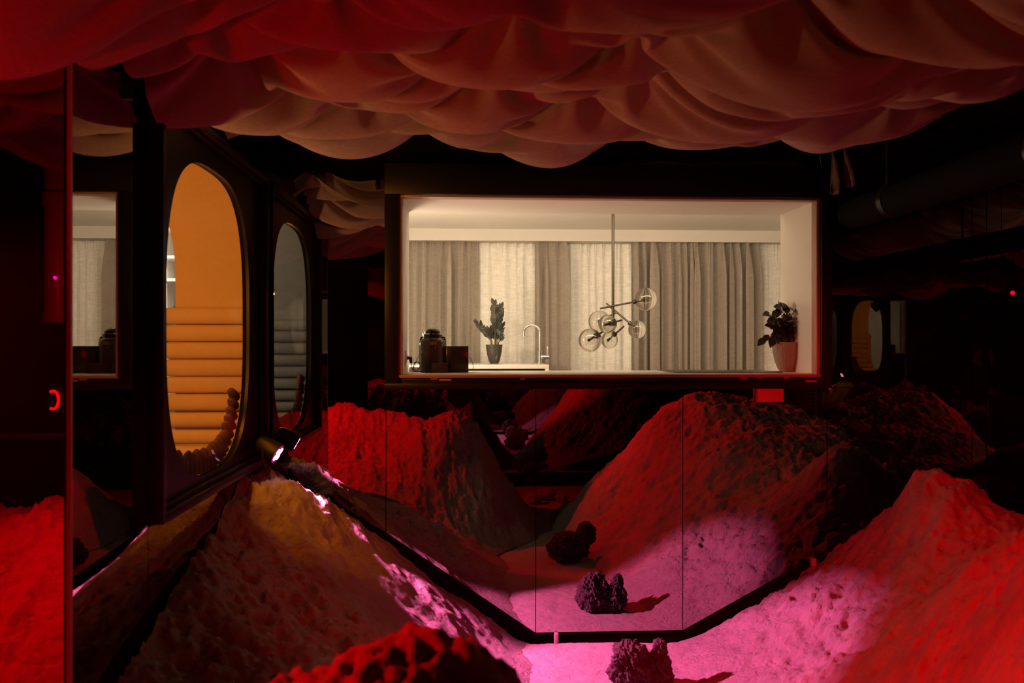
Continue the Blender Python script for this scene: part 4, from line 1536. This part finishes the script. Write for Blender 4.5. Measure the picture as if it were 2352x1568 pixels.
arms = {}
chains = [[(q(0, 0, .98), (.15, .11)), (q(0, .0, 1.20), (.135, .10)), (q(0, .0, 1.40), (.15, .105)), (q(0, .0, 1.52), (.06, .06)), (q(0, .025, 1.60), (.055, .06)), (q(0, .05, 1.70), (.078, .095)), (q(0, .045, 1.80), (.07, .085))]]
for sx in (-1, 1):
    sh, el, wr = q(sx * .19, .0, 1.45), q(sx * .25, .12, 1.20), q(sx * .10 + .05, .265, 1.60)
    palm = q(sx * .075 + .06, .285, 1.66)
    chains.append([(q(0, .0, 1.40), (.15, .105)), (sh, .052), (el, .043), (wr, .027), (palm, (.034, .02))])
    for k in range(4):
        b = Vector(palm) + Vector((sx * .006, .006, .026 - .018 * k))
        ln = (.060, .068, .064, .050)[k]
        chains.append([(palm, (.034, .02)), (tuple(b), .009), (tuple(b + Vector((-sx * ln * .5, .022, .004))), .0085), (tuple(b + Vector((-sx * ln * .85, .010, .0))), .0075)])
    tb = Vector(palm) + Vector((-sx * .012, -.012, -.02))
    chains.append([(palm, (.034, .02)), (tuple(tb), .011), (tuple(tb + Vector((-sx * .03, -.008, .012))), .009)])
    hip, kn, an = q(sx * .095, .0, .92), q(sx * .11, .02, .50), q(sx * .12, -.01, .09)
    chains.append([(q(0, 0, .98), (.15, .11)), (hip, .088), (kn, .056), (an, .038), (q(sx * .13, .10, .035), (.042, .03)), (q(sx * .135, .17, .03), (.036, .024))])
    arms[sx] = (sh, el, wr, hip, kn, an)
skin('body', chains, M['skin'], who, 2, L0)
jc = [[(q(0, 0, .93), (.175, .135)), (q(0, .0, 1.20), (.16, .125)), (q(0, .0, 1.41), (.172, .125)), (q(0, .0, 1.50), (.085, .08))]]
tc = [[(q(0, 0, .98), (.155, .118)), (q(0, 0, .90), (.15, .11))]]
for sx in (-1, 1):
    sh, el, wr, hip, kn, an = arms[sx]
    cuff = tuple(Vector(el).lerp(Vector(wr), .88))
    jc.append([(q(0, .0, 1.41), (.172, .125)), (sh, .070), (el, .060), (cuff, .040)])
    hem = tuple(Vector(kn).lerp(Vector(an), .93))
    tc.append([(q(0, 0, .90), (.15, .11)), (hip, .102), (kn, .074), (hem, .058)])
skin('jacket', jc, M['jacket'], who, 2, L0)
skin('trousers', tc, M['trousers'], who, 2, L0)
for sx in (-1, 1):
    skin('shoe', [[(q(sx * .12, -.04, .045), (.045, .045)), (q(sx * .128, .08, .04), (.048, .04)), (q(sx * .136, .19, .032), (.042, .03))]], M['plasticmatt'], who, 2, L0)
bm = bmesh.new()
bmesh.ops.create_icosphere(bm, subdivisions=4, radius=1.0)
for v in bm.verts:
    n = .04 * math.sin(v.co.x * 23 + v.co.y * 9) * math.sin(v.co.z * 17)
    v.co = Vector((v.co.x * (.092 + .08 * n), v.co.y * (.112 + .08 * n) - .022, v.co.z * (.115 + .06 * n) + (.02 if v.co.y < .2 else .055)))
bmesh.ops.translate(bm, verts=bm.verts, vec=Vector(q(0, .035, 1.75)))
put(obj('hair', bm, M['hair'], angle=180), who)
for sx in (-1, 1):
    bm = bmesh.new()
    bmesh.ops.create_uvsphere(bm, u_segments=14, v_segments=10, radius=1.0, matrix=Matrix.Translation(q(sx * .083, .05, 1.70)) @ Matrix.Diagonal((.012, .024, .034, 1)))
    put(obj('ear', bm, M['skin'], angle=180), who)
put(obj('nose', tube_bm([q(0, .135, 1.715), q(0, .158, 1.685), q(0, .14, 1.672)], [.008, .014, .010], 10), M['skin'], angle=180), who)
# the camera in the hands, just behind the viewpoint
cp = Vector((-0.01, -0.095, 1.655))
t = thing('photo_camera', 'black photo camera held in both hands by the person in dark clothes', 'camera', tuple(cp))
put(obj('camera_body', box_bm(cp + Vector((-.07, -.03, -.045)), cp + Vector((.07, .02, .045)), .008), M['plasticmatt']), t)
put(obj('viewfinder_hump', box_bm(cp + Vector((-.025, -.028, .045)), cp + Vector((.025, .015, .07)), .006), M['plasticmatt']), t)
put(obj('lens_barrel', tube_bm([cp + Vector((0, .02, 0)), cp + Vector((0, .045, 0)), cp + Vector((0, .06, 0))], [.034, .036, .034], 24), M['plastic']), t)
